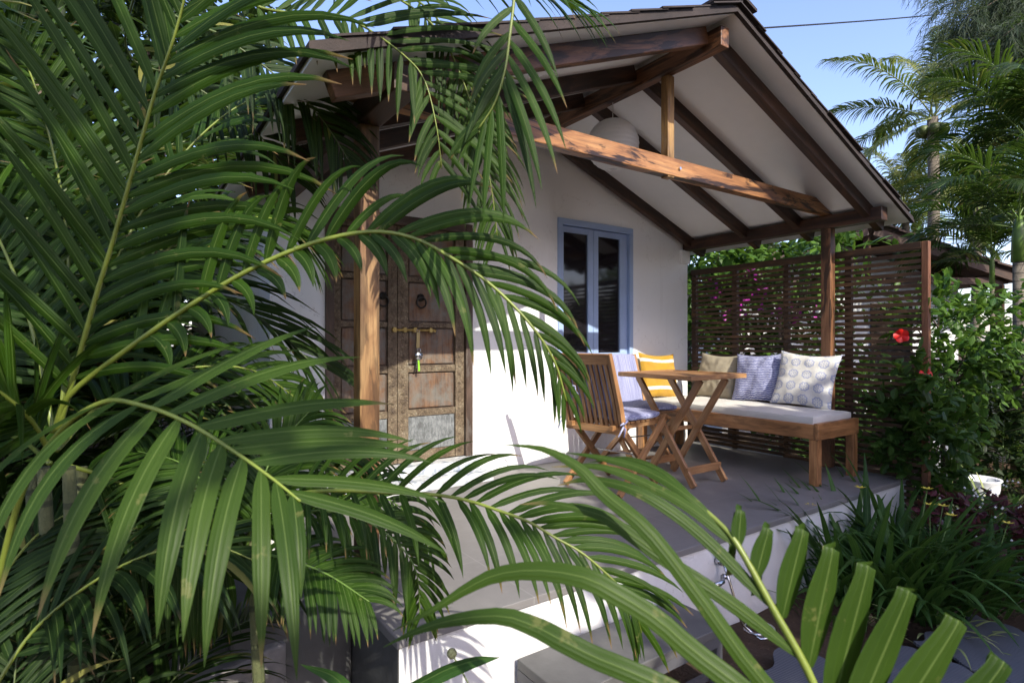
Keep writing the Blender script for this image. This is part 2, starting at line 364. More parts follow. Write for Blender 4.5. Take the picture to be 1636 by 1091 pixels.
# deck
d=MB(); d.box((.79,1.87,-.035),(4.99,3.879,0)); 
hb(d,'porch_floor',DECK,bevel=.004)
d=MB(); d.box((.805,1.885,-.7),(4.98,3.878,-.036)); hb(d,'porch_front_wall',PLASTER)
d=MB(); d.box((.80,1.884,-.7),(.8045,3.878,-.037)); hb(d,'porch_side_wall',GREYSIDE)
d=MB(); d.box((1.10,3.60,0.001),(2.30,3.878,.075)); d.box((1.14,3.74,.076),(2.26,3.9,.15)); 
q=M('chipped_white_blue_paint'); n=q.noise(q.obj(),18,6,.7); n2=q.noise(q.obj(),5,4); q.bsdf(q.mix(q.ramp(n2,[(.45,0),(.55,.8)]),q.ramp(n,[(.4,(.25,.29,.35)),(.55,(.60,.62,.63))]),(.50,.50,.49)),.7,q.bump(n,.4,.005))
hb(d,'door_step',q.mat,bevel=.006)
# roof
def roofside(sgn,name):
    xo=RX+sgn*2.32
    top=lambda x:rz_(x)
    b=MB()
    b.poly([(RX,YF,RZ),(xo,YF,rz_(xo)),(xo,YF,rz_(xo)+.022),(RX,YF,RZ+.022)],(0,YB-YF,0)); b.m=[0]*len(b.m)
    o=hb(b,'soffit_board',SOFFIT)
    t=MB(); nc=11; L=2.38
    for c in range(nc):
        s0=c*L/nc-.02; s1=s0+L/nc+.06
        y=YF-.035
        while y<YB:
            wd=.30+random.random()*.08; jy=random.uniform(-.012,.012) if y<YF else 0
            e=random.uniform(-.008,.012)
            def pt(s_,h): return V((RX+sgn*s_*.932,0,RZ-.362*s_+.03+h))
            a=pt(s0,.012);bb=pt(s1+e,.021)
            n_=V((sgn*.362,0,.932))*.008
            y0=y+jy; y1=y+wd-.006
            vs=[(a.x,y0,a.z),(bb.x,y0,bb.z),(bb.x+n_.x,y0,bb.z+n_.z),(a.x+n_.x,y0,a.z+n_.z)]
            t.poly(vs,(0,y1-y0,0)); y+=wd
    t.poly([(RX,YF-.026,RZ+.001),(xo+sgn*.02,YF-.026,rz_(xo)-.008),(xo+sgn*.02,YF-.026,rz_(xo)+.0145),(RX,YF-.026,RZ+.0225)],(0,.024,0))
    # under-layer / fascia
    t.poly([(RX,YF-.02,RZ+.023),(xo+sgn*.02,YF-.02,rz_(xo)+.015),(xo+sgn*.02,YF-.02,rz_(xo)+.038),(RX,YF-.02,RZ+.045)],(0,YB-YF,0))
    hb(t,name,TILE)
roofside(1,'roof'); roofside(-1,'roof')
t=MB(); 
y=YF-.05
while y<YB:
    wd=.42; 
    for sg in (1,-1): t.poly([(RX-sg*.01,y,RZ+.085),(RX+sg*.15,y,RZ+.035),(RX+sg*.15,y,RZ+.052),(RX-sg*.01,y,RZ+.105)],(0,wd-.02,0))
    y+=wd*.95
hb(t,'ridge_cap',TILE)
# timbers
def tb(name,p0,p1,w_,h_,m,bev=.005,up=UP):
    b=MB(); b.bar(p0,p1,w_,h_,up); return hb(b,name,m,bevel=bev)
tb('ridge_beam',(RX,1.985,RZ-.105),(RX,3.879,RZ-.105),.075,.115,W_RIDGE)
tb('tie_beam',(.78,2.42,2.158),(5.00,2.42,2.158),.07,.115,W_TIE)
tb('king_post',(2.862,2.42,2.09),(2.862,2.42,RZ-.163),.062,.058,W_KING)
for sx in (.88,4.87):
    tb('wall_plate',(sx,1.99,2.045),(sx,3.879,2.045),.10,.105,W_DARK)
    tb('porch_post',(sx,2.42,0.001),(sx,2.42,1.992),.088 if sx<2 else .08,.088 if sx<2 else .08,W_POST if sx<2 else W_RIDGE)
for yy in (2.10,2.66,3.07+.10,3.80):
    for sg in (1,-1):
        x0=RX+sg*.04; x1=RX+sg*2.22
        tb('rafter',(x0,yy,rz_(x0)-.052),(x1,yy,rz_(x1)-.052),.058,.10,W_RIDGE if (yy<2.2 and sg<0) else W_DARK)
b=MB(); b.tube([(2.93,2.383,2.155),(2.93,2.372,2.155)],.009,10); hb(b,'bolt',METAL)
# the door
door=MB(); 
fr=MB()
fr.bar((DX0+.03,3.91,0.15),(DX0+.03,3.91,DZ1),.06,.10,UP); fr.bar((DX1-.03,3.91,0.15),(DX1-.03,3.91,DZ1),.06,.10,UP); fr.bar((DX0+.06,3.91,DZ1-.035),(DX1-.06,3.91,DZ1-.035),.10,.07,UP)
leafs=thing('d','','',(0,0,0)); bpy.data.objects.remove(leafs)
dr=hb(fr,'door_frame',W_DFRAME,bevel=.004)
def doorleaf(x0,x1,wl,wr,zbase=.155,ztop=1.90):
    Y=3.915
    lf=MB(); lf.box((x0,Y+.012,zbase),(x1,Y+.045,ztop))
    o=sub(lf,'door_leaf',W_DFRAME,dr)
    st=MB(); st.box((x0,Y-.02,zbase),(x0+wl,Y+.011,ztop)); st.box((x1-wr,Y-.02,zbase),(x1,Y+.011,ztop))
    rails=[(zbase,.235),(.49,.54),(.82,.87),(1.155,1.19),(1.495,1.53),(1.86,ztop)]
    for a,b_ in rails: st.box((x0+wl+.001,Y-.012,a),(x1-wr-.001,Y+.010,b_))
    # raised rosettes along the stiles and studs along the rails
    for xs in (x0+wl/2,x1-wr/2):
        z=zbase+.05
        while z<ztop-.04:
            for rr,hh in ((.016,.004),(.008,.008)):
                st.tube([(xs,Y-.0205,z),(xs,Y-.0205-hh,z)],rr,8)
            z+=.066
    for a,b_ in rails[1:5]:
        x=x0+wl+.03
        while x<x1-wr-.02:
            st.tube([(x,Y-.0125,(a+b_)/2),(x,Y-.018,(a+b_)/2)],.006,6); x+=.055
    sub(st,'carved_stiles',D_CARVE,dr,bevel=.003)
    pn=MB()
    for k in range(1,5): pn.box((x0+wl+.012,Y-.002,rails[k][1]+.01),(x1-wr-.012,Y+.0115,rails[k+1][0]-.01))
    sub(pn,'door_panels',D_PANEL,dr,bevel=.006)
    pn=MB(); pn.box((x0+wl+.004,Y-.004,.239),(x1-wr-.004,Y+.0115,.486)); sub(pn,'bottom_panel',D_GREY,dr)
doorleaf(DX0+.062,1.648,.05,.07); doorleaf(1.652,DX1-.062,.085,.075)
def ringknock(x,z):
    b=MB(); b.tube([(x,3.912,z+.05),(x,3.895,z+.05)],.028,12); b.tube([(x,3.895,z+.05),(x,3.885,z+.05)],.012,10)
    c=[(x+.038*math.sin(a),3.888+.0*a,z+.012-.038*math.cos(a)) for a in [i*2*math.pi/20 for i in range(21)]]
    b.tube(c,.0065,8,cap=False); sub(b,'ring_knocker',IRON,dr,smooth=True)
ringknock(1.54,1.33); ringknock(1.84,1.33)
b=MB(); b.tube([(1.60,3.878,1.135),(1.93,3.878,1.135)],.008,10)
for x in (1.62,1.70,1.78,1.91): b.box((x-.012,3.870,1.118),(x+.012,3.895,1.152))
b.tube([(1.93,3.878,1.135),(1.95,3.866,1.128)],.011,10)
sub(b,'door_bolt',BRASS,dr,smooth=False)
# window
wf=MB(); Yw=3.862
wf.box((WX0,Yw,WZ1-.055),(WX1,3.94,WZ1)); wf.box((WX0,Yw,WZ0),(WX1,3.94,WZ0+.05))
wf.box((WX0,Yw,WZ0+.0505),(WX0+.05,3.94,WZ1-.0555)); wf.box((WX1-.05,Yw,WZ0+.0505),(WX1,3.94,WZ1-.0555))
win=hb(wf,'window',BLUE,bevel=.003)
def casement(x0,x1,y,wl,wr):
    c=MB(); z0,z1=WZ0+.052,WZ1-.062
    c.box((x0,y,z0),(x0+wl,y+.035,z1)); c.box((x1-wr,y,z0),(x1,y+.035,z1)); c.box((x0+wl,y+.001,z0),(x1-wr,y+.034,z0+.072)); c.box((x0+wl,y+.001,z1-.052),(x1-wr,y+.034,z1))
    sub(c,'casement',BLUE,win,bevel=.003)
    gl=MB(); gl.box((x0+wl-.004,y+.018,z0+.068),(x1-wr+.004,y+.024,z1-.048)); sub(gl,'pane',GLASS,win)
casement(WX0+.055,3.568,3.885,.022,.062); casement(3.572,WX1-.088,3.885,.062,.068)
b=MB(); b.box((WX1-.087,3.895,WZ0+.052),(WX1-.052,3.93,WZ1-.062)); sub(b,'inner_jamb',BLUE,win)
b=MB(); b.box((WX0+.02,3.95,WZ0+.02),(WX1-.02,3.96,WZ1-.02)); sub(b,'backing',IRON,win)
b=MB(); b.box((2.60,3.872,1.47),(2.72,3.8795,1.56)); b.box((2.625,3.868,1.49),(2.655,3.8725,1.54)); b.box((2.668,3.868,1.49),(2.698,3.8725,1.54)); hb(b,'light_switch',WPLAST,bevel=.002)
b=MB(); b.box((4.77,3.845,1.86),(4.90,3.8795,2.0)); hb(b,'junction_box',PLASTER,bevel=.004)
# ---------------------------------------------------------------- keys, lantern, cable
k=thing('key_ring','bunch of keys with a tan strap and green tag hanging from the door bolt','keys',(1.80,3.86,1.13))
def loc(mb,name,mats,par,**kk): return hb(mb,name,mats,par,**kk)
b=MB(); b.tube([(1.80+.012*math.cos(a),3.862,1.128+.012*math.sin(a)) for a in [i*.5236 for i in range(13)]],.0025,6,cap=False); loc(b,'ring',METAL,k)
b=MB(); b.bar((1.80,3.861,1.118),(1.795,3.858,1.00),.026,.006,V((0,1,0))); loc(b,'strap',flat('tan_leather',(.42,.33,.14),.6),k,bevel=.002)
b=MB(); b.lathe((0,0,0),[(0.001,-.012),(.030,-.010),(.034,0),(.030,.010),(.001,.012)],16)
for i,p in enumerate(b.v): b.v[i]=(p[0]+1.80,p[2]+3.85,p[1]+.945)
b.tube([(1.787,3.85,.965),(1.787,3.85,.992),(1.80,3.85,1.0),(1.811,3.85,.992),(1.811,3.85,.965)],.004,6); loc(b,'padlock',METAL,k,smooth=True)
b=MB(); b.bar((1.797,3.852,.915),(1.802,3.85,.83),.014,.005,V((0,1,0))); loc(b,'green_tag',flat('lime_plastic',(.25,.60,.03),.4),k,bevel=.002)
b=MB(); b.bar((1.786,3.852,.91),(1.782,3.85,.85),.012,.002,V((0,1,0))); loc(b,'key',METAL,k)
la=thing('paper_lantern','round white paper lantern hanging from the ridge beam','lantern',(2.85,2.90,2.44))
b=MB(); prof=[]; nR=15
for i in range(nR*4+1):
    a=math.pi*(.06+.88*i/(nR*4)); r=.178*math.sin(a)+(.0055*abs(math.sin(i*math.pi/4))); prof.append((r,-.178*math.cos(a)))
b.lathe((2.85,2.9,2.44),prof,40); loc(b,'shade',PAPER,la,smooth=True)
b=MB(); b.tube([(2.85,2.9,2.60),(2.85,2.9,2.742)],.003,6); b.tube([(2.85,2.9,2.52),(2.85,2.9,2.60)],.018,10); loc(b,'cord',WPLAST,la)
b=MB(); pts=[at(1185,47,6.0)+(at(1636,-14,14)-at(1185,47,6.0))*(i/16)*1.3-UP*.25*math.sin(math.pi*min(1,i/20)) for i in range(21)]
b.tube(pts,.009,6); tag(b.build('overhead_cable',IRON),'black overhead cable running off the roof across the sky','cable')
# ---------------------------------------------------------------- slatted screen
FX=4.945
fs=thing('slatted_screen','tall dark brown screen of thin horizontal slats behind the daybed','screen',(FX,2.8,0))
b=MB(); n=44; z=.0
for i in range(n):
    zc=-.30+.0405+i*(1.76+.30)/n
    x=FX+random.uniform(-.002,.002); ya=2.24 if False else 1.77
    for (y0,y1) in ((1.772,2.84),(2.843,3.86)):
        dz=random.uniform(-.0035,.0035)
        b.bar((x,y0,zc+dz),(x,y1,zc+dz+random.uniform(-.002,.002)),.016,.0285,UP)
loc(b,'slats',W_SLAT,fs)
for y in (2.30,2.835,3.36,3.84):
    c=MB(); c.bar((FX+.028,y,-.5),(FX+.028,y,1.765),.05,.038,V((1,0,0))); loc(c,'batten',W_SLAT,fs)
c=MB(); c.bar((FX+.01,1.745,-.5),(FX+.01,1.745,1.80),.045,.05,V((1,0,0))); loc(c,'end_post',W_FPOST,fs,bevel=.004)
c=MB(); c.bar((FX,1.77,1.775),(FX,3.86,1.775),.032,.05,UP); loc(c,'top_rail',W_SLAT,fs,bevel=.003)
# ---------------------------------------------------------------- daybed bench, mattress, cushions
be=thing('daybed_bench','long low bench of orange brown timber set against the slatted screen','bench',(4.42,2.99,0))
bx0,bx1,by0,by1=4.12,4.73,2.12,3.86
for (x,y) in ((bx0+.035,by0+.035),(bx1-.03,by0+.035),(bx0+.035,by1-.04),(bx1-.03,by1-.04)):
    c=MB(); c.bar((x,y,0.001),(x,y,.335),.062,.062,V((1,0,0))); loc(c,'leg',W_BENCH,be,bevel=.004)
c=MB(); c.bar((bx0,by0+.012,.395),(bx1,by0+.012,.395),.035,.12); loc(c,'end_rail',W_BENCH,be,bevel=.004)
c=MB(); c.bar((bx0,by1-.012,.395),(bx1,by1-.012,.395),.035,.12); loc(c,'end_rail',W_BENCH,be,bevel=.004)
for x in (bx0+.016,bx1-.016):
    c=MB(); c.bar((x,by0+.031,.392),(x,by1-.031,.392),.032,.11); loc(c,'side_rail',W_BENCH,be,bevel=.004)
c=MB()
for i in range(14): c.box((bx0+.034,by0+.05+i*.12,.405),(bx1-.034,by0+.15+i*.12,.425))
loc(c,'slats',W_BENCH,be)
def softbox(name,a,b_,mat,rad=.02,amp=.006,parent=None,seed=0,label=None,cat=None,cn=30,grp=None):
    a=V(a);b_=V(b_);mb=MB(); dx,dy,dz=b_-a; nx=max(6,int(dx/.03));ny=max(6,int(dy/.03));nz=4
    def pt(u,v,w_):
        p=V((a.x+u*dx,a.y+v*dy,a.z+w_*dz)); c=(a+b_)/2
        # rounded edges
        q_=V((max(a.x+rad,min(b_.x-rad,p.x)),max(a.y+rad,min(b_.y-rad,p.y)),max(a.z+rad,min(b_.z-rad,p.z))))
        e=p-q_
        if e.length>1e-6: p=q_+e.normalized()*rad
        nn=mn.noise(V((p.x*7+seed,p.y*7,p.z*7)))*amp+mn.noise(V((p.x*18+seed,p.y*18,p.z*18)))*amp*.4
        crown=amp*2.2*math.sin(math.pi*u)*math.sin(math.pi*v) if w_>.5 else 0
        return p+V((nn*.5,nn*.5,nn+crown))
    def face(f,na,nb,gcf):
        vs=[];gs=[]
        for i in range(na+1):
            for j in range(nb+1):
                vs.append(f(i/na,j/nb)); gs.append(gcf(i/na,j/nb))
        mb.add(vs,[(i*(nb+1)+j,(i+1)*(nb+1)+j,(i+1)*(nb+1)+j+1,i*(nb+1)+j+1) for i in range(na) for j in range(nb)],gs)
    G=lambda i,j:(i*2-1,j*2-1,0)
    face(lambda i,j:pt(i,j,1),nx,ny,G); face(lambda i,j:pt(j,i,0),ny,nx,G)
    face(lambda i,j:pt(i,0,j),nx,nz,lambda i,j:(i*2-1,-1-j*.1,0)); face(lambda i,j:pt(j,1,i),nz,nx,lambda i,j:(j*2-1,1+i*.1,0))
    face(lambda i,j:pt(0,j,i) if False else pt(0,i,1-j),ny,nz,lambda i,j:(-1-j*.1,i*2-1,0)); face(lambda i,j:pt(1,i,j),ny,nz,lambda i,j:(1+j*.1,i*2-1,0))
    o=mb.build(name,mat,parent,smooth=True)
    if label: tag(o,label,cat,grp)
    return o
softbox('daybed_mattress',(bx0+.008,by0+.035,.428),(bx1-.02,by1-.02,.505),C_CANVAS,.018,.010,None,3,'thin cream canvas mattress lying on the long timber bench','mattress')
def cushion(name,label,mat,cen,face,size,tilt,roll=0,thick=.075,seed=0,ux=None):
    # face: horizontal direction the cushion front looks to
    f=V(face).normalized(); rgt=UP.cross(f).normalized(); nrm=(f*math.cos(tilt)+UP*math.sin(tilt)); up=nrm.cross(rgt).normalized()
    r2=rgt*math.cos(roll)+up*math.sin(roll); u2=up*math.cos(roll)-rgt*math.sin(roll)
    N=26; mb=MB(); c=V(cen)
    for side in (1,-1):
        vs=[];gs=[]
        for i in range(N+1):
            for j in range(N+1):
                s=i/N*2-1;t=j/N*2-1
                h=(max(0,(1-s*s))*max(0,(1-t*t)))**.42*thick
                x=s*size/2*(1-.085*(1-t*t)); y=t*size/2*(1-.085*(1-s*s))
                wr=mn.noise(V((s*2.2+seed,t*2.2,side)))*.016+mn.noise(V((s*6+seed,t*6,side)))*.006
                e=min(1,(1-abs(s))*6)*min(1,(1-abs(t))*6)
                rad=math.sin(math.atan2(t,s)*9+seed)*.006*(s*s+t*t)*e
                sag=-.012*(1-s*s)*(t>0)*t
                vs.append(c+r2*x+u2*(y+sag)+nrm*side*(h+(wr+rad)*e)); gs.append((s,t,0))
        F_=[(i*(N+1)+j,(i+1)*(N+1)+j,(i+1)*(N+1)+j+1,i*(N+1)+j+1) for i in range(N) for j in range(N)]
        if side<0: F_=[x[::-1] for x in F_]
        mb.add(vs,F_,gs)
    return tag(mb.build(name,mat,smooth=True),label,'cushion')
cushion('cushion','cream cushion printed with blue medallions, nearest the bench end',C_MED,(4.66,2.50,.735),(-1,-.18,0),.48,R(22),R(-4),.07,1)
cushion('cushion','dark blue cushion with fine white stripes on the bench',C_BLUE,(4.68,2.93,.73),(-1,-.1,0),.46,R(20),R(3),.075,4)
cushion('cushion','plain beige cushion leaning on the slatted screen',C_BEIGE,(4.70,3.37,.72),(-1,-.05,0),.45,R(18),R(-2),.075,8)
cushion('cushion','mustard yellow and white striped cushion leaning on the wall',C_YEL,(4.30,3.745,.72),(-.12,-1,0),.45,R(14),R(-3),.06,12)
# ---------------------------------------------------------------- folding table
ft=thing('folding_table','small square teak table on crossed folding legs','table',(3.52,2.85,0))
c=MB(); tx0,tx1,ty0,ty1=3.20,3.84,2.50,3.20; zt=.795
c.bar((tx0,ty0+.03,zt),(tx1,ty0+.03,zt),.06,.034); c.bar((tx0,ty1-.03,zt),(tx1,ty1-.03,zt),.06,.034)
c.bar((tx0+.03,ty0+.0605,zt),(tx0+.03,ty1-.0605,zt),.06,.033); c.bar((tx1-.03,ty0+.0605,zt),(tx1-.03,ty1-.0605,zt),.06,.033)
x=tx0+.0625
while x<tx1-.07: c.bar((x+.028,ty0+.0605,zt),(x+.028,ty1-.0605,zt),.054,.022); x+=.0573
loc(c,'table_top',W_TEAK,ft,bevel=.003)
for x in (3.345,3.70): 
    c=MB(); c.bar((x,ty0+.09,0.01),(x,ty1-.08,.775),.026,.05,V((0,1,0))); loc(c,'leg',W_TEAK,ft,bevel=.003)
for x in (3.375,3.67):
    c=MB(); c.bar((x,ty1-.15,0.01),(x,ty0+.06,.775),.026,.05,V((0,1,0))); loc(c,'leg',W_TEAK,ft,bevel=.003)
c=MB(); c.bar((3.33,ty0+.145,.115),(3.72,ty0+.145,.115),.022,.055); loc(c,'stretcher',W_TEAK,ft,bevel=.003)
c=MB(); c.bar((3.39,ty1-.18,.12),(3.66,ty1-.18,.12),.022,.055); loc(c,'stretcher',W_TEAK,ft,bevel=.003); c=MB(); c.bar((3.39,2.86,.385),(3.66,2.86,.385),.02,.03); loc(c,'stretcher',W_TEAK,ft,bevel=.003)
# ---------------------------------------------------------------- folding chairs
def make_chair(label,locn,rz,ties):
    t=thing('folding_chair',label,'chair',locn,rz,'folding teak chairs at the porch table')
    def P(mb,n,m=W_TEAK,par=t,**k): return mb.build(n,m,par,**k)
    for s in (-1,1):
        c=MB(); c.bar((-.24,s*.225,0.01),(.30,s*.225,.475),.024,.045,V((0,0,1))); c.tube([(.30,s*.225-.012,.472),(.30,s*.225+.012,.472)],.0225,12); P(c,'leg',bevel=.002)
        c=MB(); c.bar((.23,s*.198,0.01),(-.20,s*.198,.46),.024,.045,UP); P(c,'leg',bevel=.002)
        c=MB(); c.bar((-.185,s*.225,.40),(-.235,s*.225,.60),.026,.042,V((1,0,0))); c.bar((-.235,s*.225,.595),(-.345,s*.225,.93),.026,.042,V((1,0,0)),h1=.03); P(c,'back_post',bevel=.002)
        c=MB(); c.bar((-.25,s*.17,.442),(.29,s*.17,.442),.026,.035); P(c,'seat_rail',bevel=.002)
    c=MB()
    for i in range(8): c.box((-.19+i*.058,-.20,.461),(-.145+i*.058,.20,.475))
    P(c,'seat',bevel=.002)
    c=MB(); c.bar((-.337,-.211,.895),(-.337,.211,.895),.022,.072,V((-.3,0,1))); P(c,'top_rail',bevel=.003)
    c=MB(); c.bar((-.205,-.24,.425),(-.205,.24,.425),.024,.05); P(c,'rear_rail',bevel=.003)
    c=MB()
    for i in range(10):
        y=-.185+i*.0411
        c.bar((-.205,y,.45),(-.245,y,.62),.022,.012,V((1,0,0))); c.bar((-.245,y,.62),(-.333,y,.87),.022,.012,V((1,0,0)))
    P(c,'back_slats',bevel=.001)
    c=MB(); c.bar((-.165,-.21,.075),(-.165,.21,.075),.045,.018); P(c,'stretcher',bevel=.002); c=MB(); c.bar((.165,-.185,.08),(.165,.185,.08),.045,.018); P(c,'stretcher',bevel=.002); c=MB(); c.tube([(.02,-.22,.235),(.02,.22,.235)],.006,8); P(c,'pivot_rod',METAL)
    sp=softbox('seat_pad',(-.17,-.215,.478),(.26,.215,.52),C_BLUE2,.019,.008,t,5)
    # back pad lies on the sloping slats, built flat then leaned
    bp=softbox('back_pad',(0,-.205,0),(.035,.205,.44),C_BLUE2,.016,.006,t,9); bp.location=(-.205,0,.50); bp.rotation_euler=(0,R(-17.5),0)
    for s in (-1,1):
        c=MB(); y=s*.235
        c.tube([(-.17,s*.21,.49),(-.20,y,.47),(-.22,y+s*.004,.46)],.005,6)
        for k_,(dx,dz) in enumerate(((-.05,.01),(.03,.03),(-.07,-.06),(-.01,-.07))):
            p0=V((-.215,y+s*.005,.462)); p1=p0+V((dx,s*.012,dz)); m_=(p0+p1)/2+V((0,s*.012,.018))
            c.tube([p0,m_,p1],[.004,.007,.005],6)
        c.build('pad_tie',C_BLUE2,sp,smooth=True)
    c=MB()
    for p1 in ((-.31,.02,.70),(-.33,.06,.79),(-.345,-.03,.72),(-.315,.05,.68)):
        c.tube([(-.305,.02,.76),V((-.325,.03,.75)).lerp(V(p1),.5),p1],[.003,.006,.003],6)
    c.build('pad_tie',C_BLUE2,bp,smooth=True).matrix_parent_inverse=Matrix.Translation(bp.location).inverted() @ Matrix.Identity(4)
    return t
make_chair('teak folding chair seen from behind with slatted back and blue seat pad tied on',(2.95,3.0,0),R(9),True).scale=(1.06,1.06,1.04)
make_chair('teak folding chair facing us beyond the table with blue striped back pad',(3.66,3.42,0),R(-99),True)
# ---------------------------------------------------------------- step bench, rubber mats, stone block, shower
sb=thing('step_bench','low grey bench standing as a step before the white porch wall','step',(1.78,1.70,-.5))
c=MB(); c.box((1.30,1.555,-.262),(2.24,1.862,-.222)); loc(c,'top',flat('scuffed_grey_step_paint',(.095,.093,.09),.5,0,.22,7,.15),sb,bevel=.004)
for x in (1.33,2.20):
    for y in (1.585,1.83):
        c=MB(); c.bar((x,y,-.518),(x,y,-.263),.04,.04); loc(c,'leg',SLATE,sb,bevel=.002)
c=MB(); c.box((1.3,1.56,-.31),(1.315,1.86,-.263)); c.box((2.225,1.56,-.31),(2.24,1.86,-.263)); c.box((1.316,1.56,-.31),(2.224,1.575,-.263)); loc(c,'apron',SLATE,sb)
c=MB(); c.box((1.316,1.60,-.50),(1.322,1.82,-.311)); c.bar((1.322,1.62,-.47),(2.2,1.62,-.47),.02,.03); loc(c,'end_panel',SLATE,sb)
c=MB(); c.box((1.292,1.70,-.35),(1.2995,1.76,-.32)); c.tube([(1.292,1.73,-.333),(1.255,1.73,-.333)],.006,8); c.box((1.25,1.715,-.341),(1.262,1.745,-.325)); loc(c,'latch',BRASS,sb)
def puzzle(name,label,cx,cy,rz,sx,sy):
    pts=[]
    def edge(p,q_,k):
        p=V(p);q_=V(q_);d_=(q_-p);n_=V((d_.y,-d_.x,0)).normalized()
        for i in range(k):
            for f in range(8):
                tt=(i+f/8)/k; s_=math.sin(2*math.pi*(f/8)); pts.append(p+d_*tt+n_*(.022*s_))
    a,b_,c_,d_=(-sx,-sy,0),(sx,-sy,0),(sx,sy,0),(-sx,sy,0)
    edge(a,b_,3);edge(b_,c_,3);edge(c_,d_,3);edge(d_,a,3)
    mb=MB(); mb.poly([p for p in pts],(0,0,.016)); o=mb.build(name,RUBBER,bevel=.003); o.location=(cx,cy,-.455); o.rotation_euler=(0,0,rz)
    return tag(o,label,'mat',group='rubber mats laid on the soil')
puzzle('rubber_mat','dark ribbed rubber mat laid on soil just below the step bench',2.30,1.15,R(12),.44,.30)
puzzle('rubber_mat','dark ribbed rubber mat with a scalloped edge at the lower right corner',3.50,.86,R(-8),.30,.30)
puzzle('rubber_mat','dark ribbed rubber mat between the other two on the soil path',2.92,1.02,R(4),.24,.26)
for px,py,s_,rz_b,lb in ((.33,2.40,(.17,.12,.17),.3,'rough grey stone block lying among the palm leaves'),):
    mb=MB(); mb.box((-s_[0],-s_[1],0),s_); o=mb.build('stone_block',STONE,bevel=.012); o.location=(px,py,-.30); o.rotation_euler=(0,0,rz_b); tag(o,lb,'stone block')
st2=MB(); st2.box((.33,2.36,-.51),(.795,3.1,-.02)); tag(st2.build('side_step',[GREYSIDE],bevel=.012),'dark slate step against the side of the porch platform','step')
sh=thing('shower_hose','chrome handheld shower and hose looped on the white porch wall','hose',(2.62,1.84,-.3))
c=MB(); c.tube([(2.62,1.884,-.12),(2.62,1.85,-.12)],.022,12); c.tube([(2.62,1.85,-.13),(2.60,1.84,-.10),(2.585,1.835,-.07)],.011,10); loc(c,'holder',METAL,sh,smooth=True)
c=MB(); c.tube([(2.61,1.84,-.19),(2.57,1.81,-.20),(2.47,1.79,-.19)],[.012,.012,.016],10); c.tube([(2.61,1.84,-.19),(2.63,1.83,-.195)],.014,10); loc(c,'spray_handle',METAL,sh,smooth=True)
c=MB(); pp=[(2.62,1.84,-.13),(2.63,1.81,-.22),(2.635,1.78,-.32),(2.65,1.75,-.42),(2.70,1.72,-.47)]
for i in range(15): a=-2.4+i*.46; pp.append((2.76+.09*math.cos(a),1.72+.07*math.sin(a),-.475+.0015*i))
c.tube(pp,.0075,8); loc(c,'hose',METAL,sh,smooth=True)
# ---------------------------------------------------------------- white pots and far hut
def pot(label,x,y,z,r,h):
    mb=MB(); mb.lathe((0,0,0),[(r*.55,0),(r*.85,h*.25),(r,h*.7),(r*1.02,h*.93),(r*1.12,h),(r*1.1,h*1.03),(r*.9,h),(r*.85,h*.85),(.001,h*.82)],32)
    o=mb.build('ceramic_pot',WHITEP,smooth=True); o.location=(x,y,z); return tag(o,label,'pot')
p=at(1490,800,5.3); pot('tall white glazed pot standing behind the hibiscus stems',p.x,p.y,-.52,.15,.60)
p=at(1566,800,5.4); pot('wide low white glazed pot behind the yellow grass',p.x,p.y,-.52,.15,.26)
def cview(l,d,z): return V((ST*d+CT*l, CT*d-ST*l, z))
hut=thing('hut','neighbouring white hut with a dark tiled gable roof beyond the screen','hut',cview(5.57,9,0)); HO=V(hut.location)
ex=V((CT,-ST,0)); ey=V((ST,CT,0))
def H(l,d,z): return HO+ex*l+ey*d+UP*z
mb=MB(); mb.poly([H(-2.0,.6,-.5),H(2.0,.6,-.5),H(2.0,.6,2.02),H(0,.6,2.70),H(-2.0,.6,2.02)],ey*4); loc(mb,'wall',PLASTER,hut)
mb=MB()
for sg in (1,-1):
    for c_ in range(7):
        s0=c_*.38;s1=s0+.42
        a=H(sg*s0,-.3,2.87-.33*s0+.01);b_=H(sg*s1,-.3,2.87-.33*s1+.035); n_=UP*.03
        if sg>0: mb.poly([a,b_,b_+n_,a+n_],ey*5.4)
        else: mb.poly([b_,a,a+n_,b_+n_],ey*5.4)
loc(mb,'roof',HTILE,hut)
mb=MB()
for sg in (1,-1):
    mb.bar(H(sg*.05,-.2,2.76),H(sg*2.55,-.2,2.76-.825),.06,.12); mb.bar(H(sg*.05,.5,2.74),H(sg*2.4,.5,2.74-.79),.06,.10)
mb.bar(H(-2.2,-.1,2.0),H(2.2,-.1,2.0),.08,.10); mb.bar(H(0,-.12,2.06),H(0,-.12,2.7),.08,.08); mb.bar(H(-2.1,-.1,-.5),H(-2.1,-.1,1.94),.1,.1); mb.bar(H(2.1,-.1,-.5),H(2.1,-.1,1.94),.1,.1)
loc(mb,'porch_timbers',W_HUT,hut)
mb=MB(); mb.box((-.05,-.01,0),(.05,.01,.1)); 
mb=MB(); mb.poly([H(.5,.59,.6),H(1.2,.59,.6),H(1.2,.59,1.7),H(.5,.59,1.7)],ey*-.03); loc(mb,'window',GLASS,hut)
# white garden wall behind the shrubs
mb=MB(); mb.box((9.3,-3,-.52),(9.5,2.6,1.10)); tag(mb.build('garden_wall',PLASTER,bevel=.03),'low white plastered garden wall far behind the hibiscus','wall')
mb=MB(); mb.box((-9,11.5,-.52),(0.2,11.7,1.5)); tag(mb.build('garden_wall',STONE,bevel=.02),'grey boundary wall behind the palms to the left','wall')
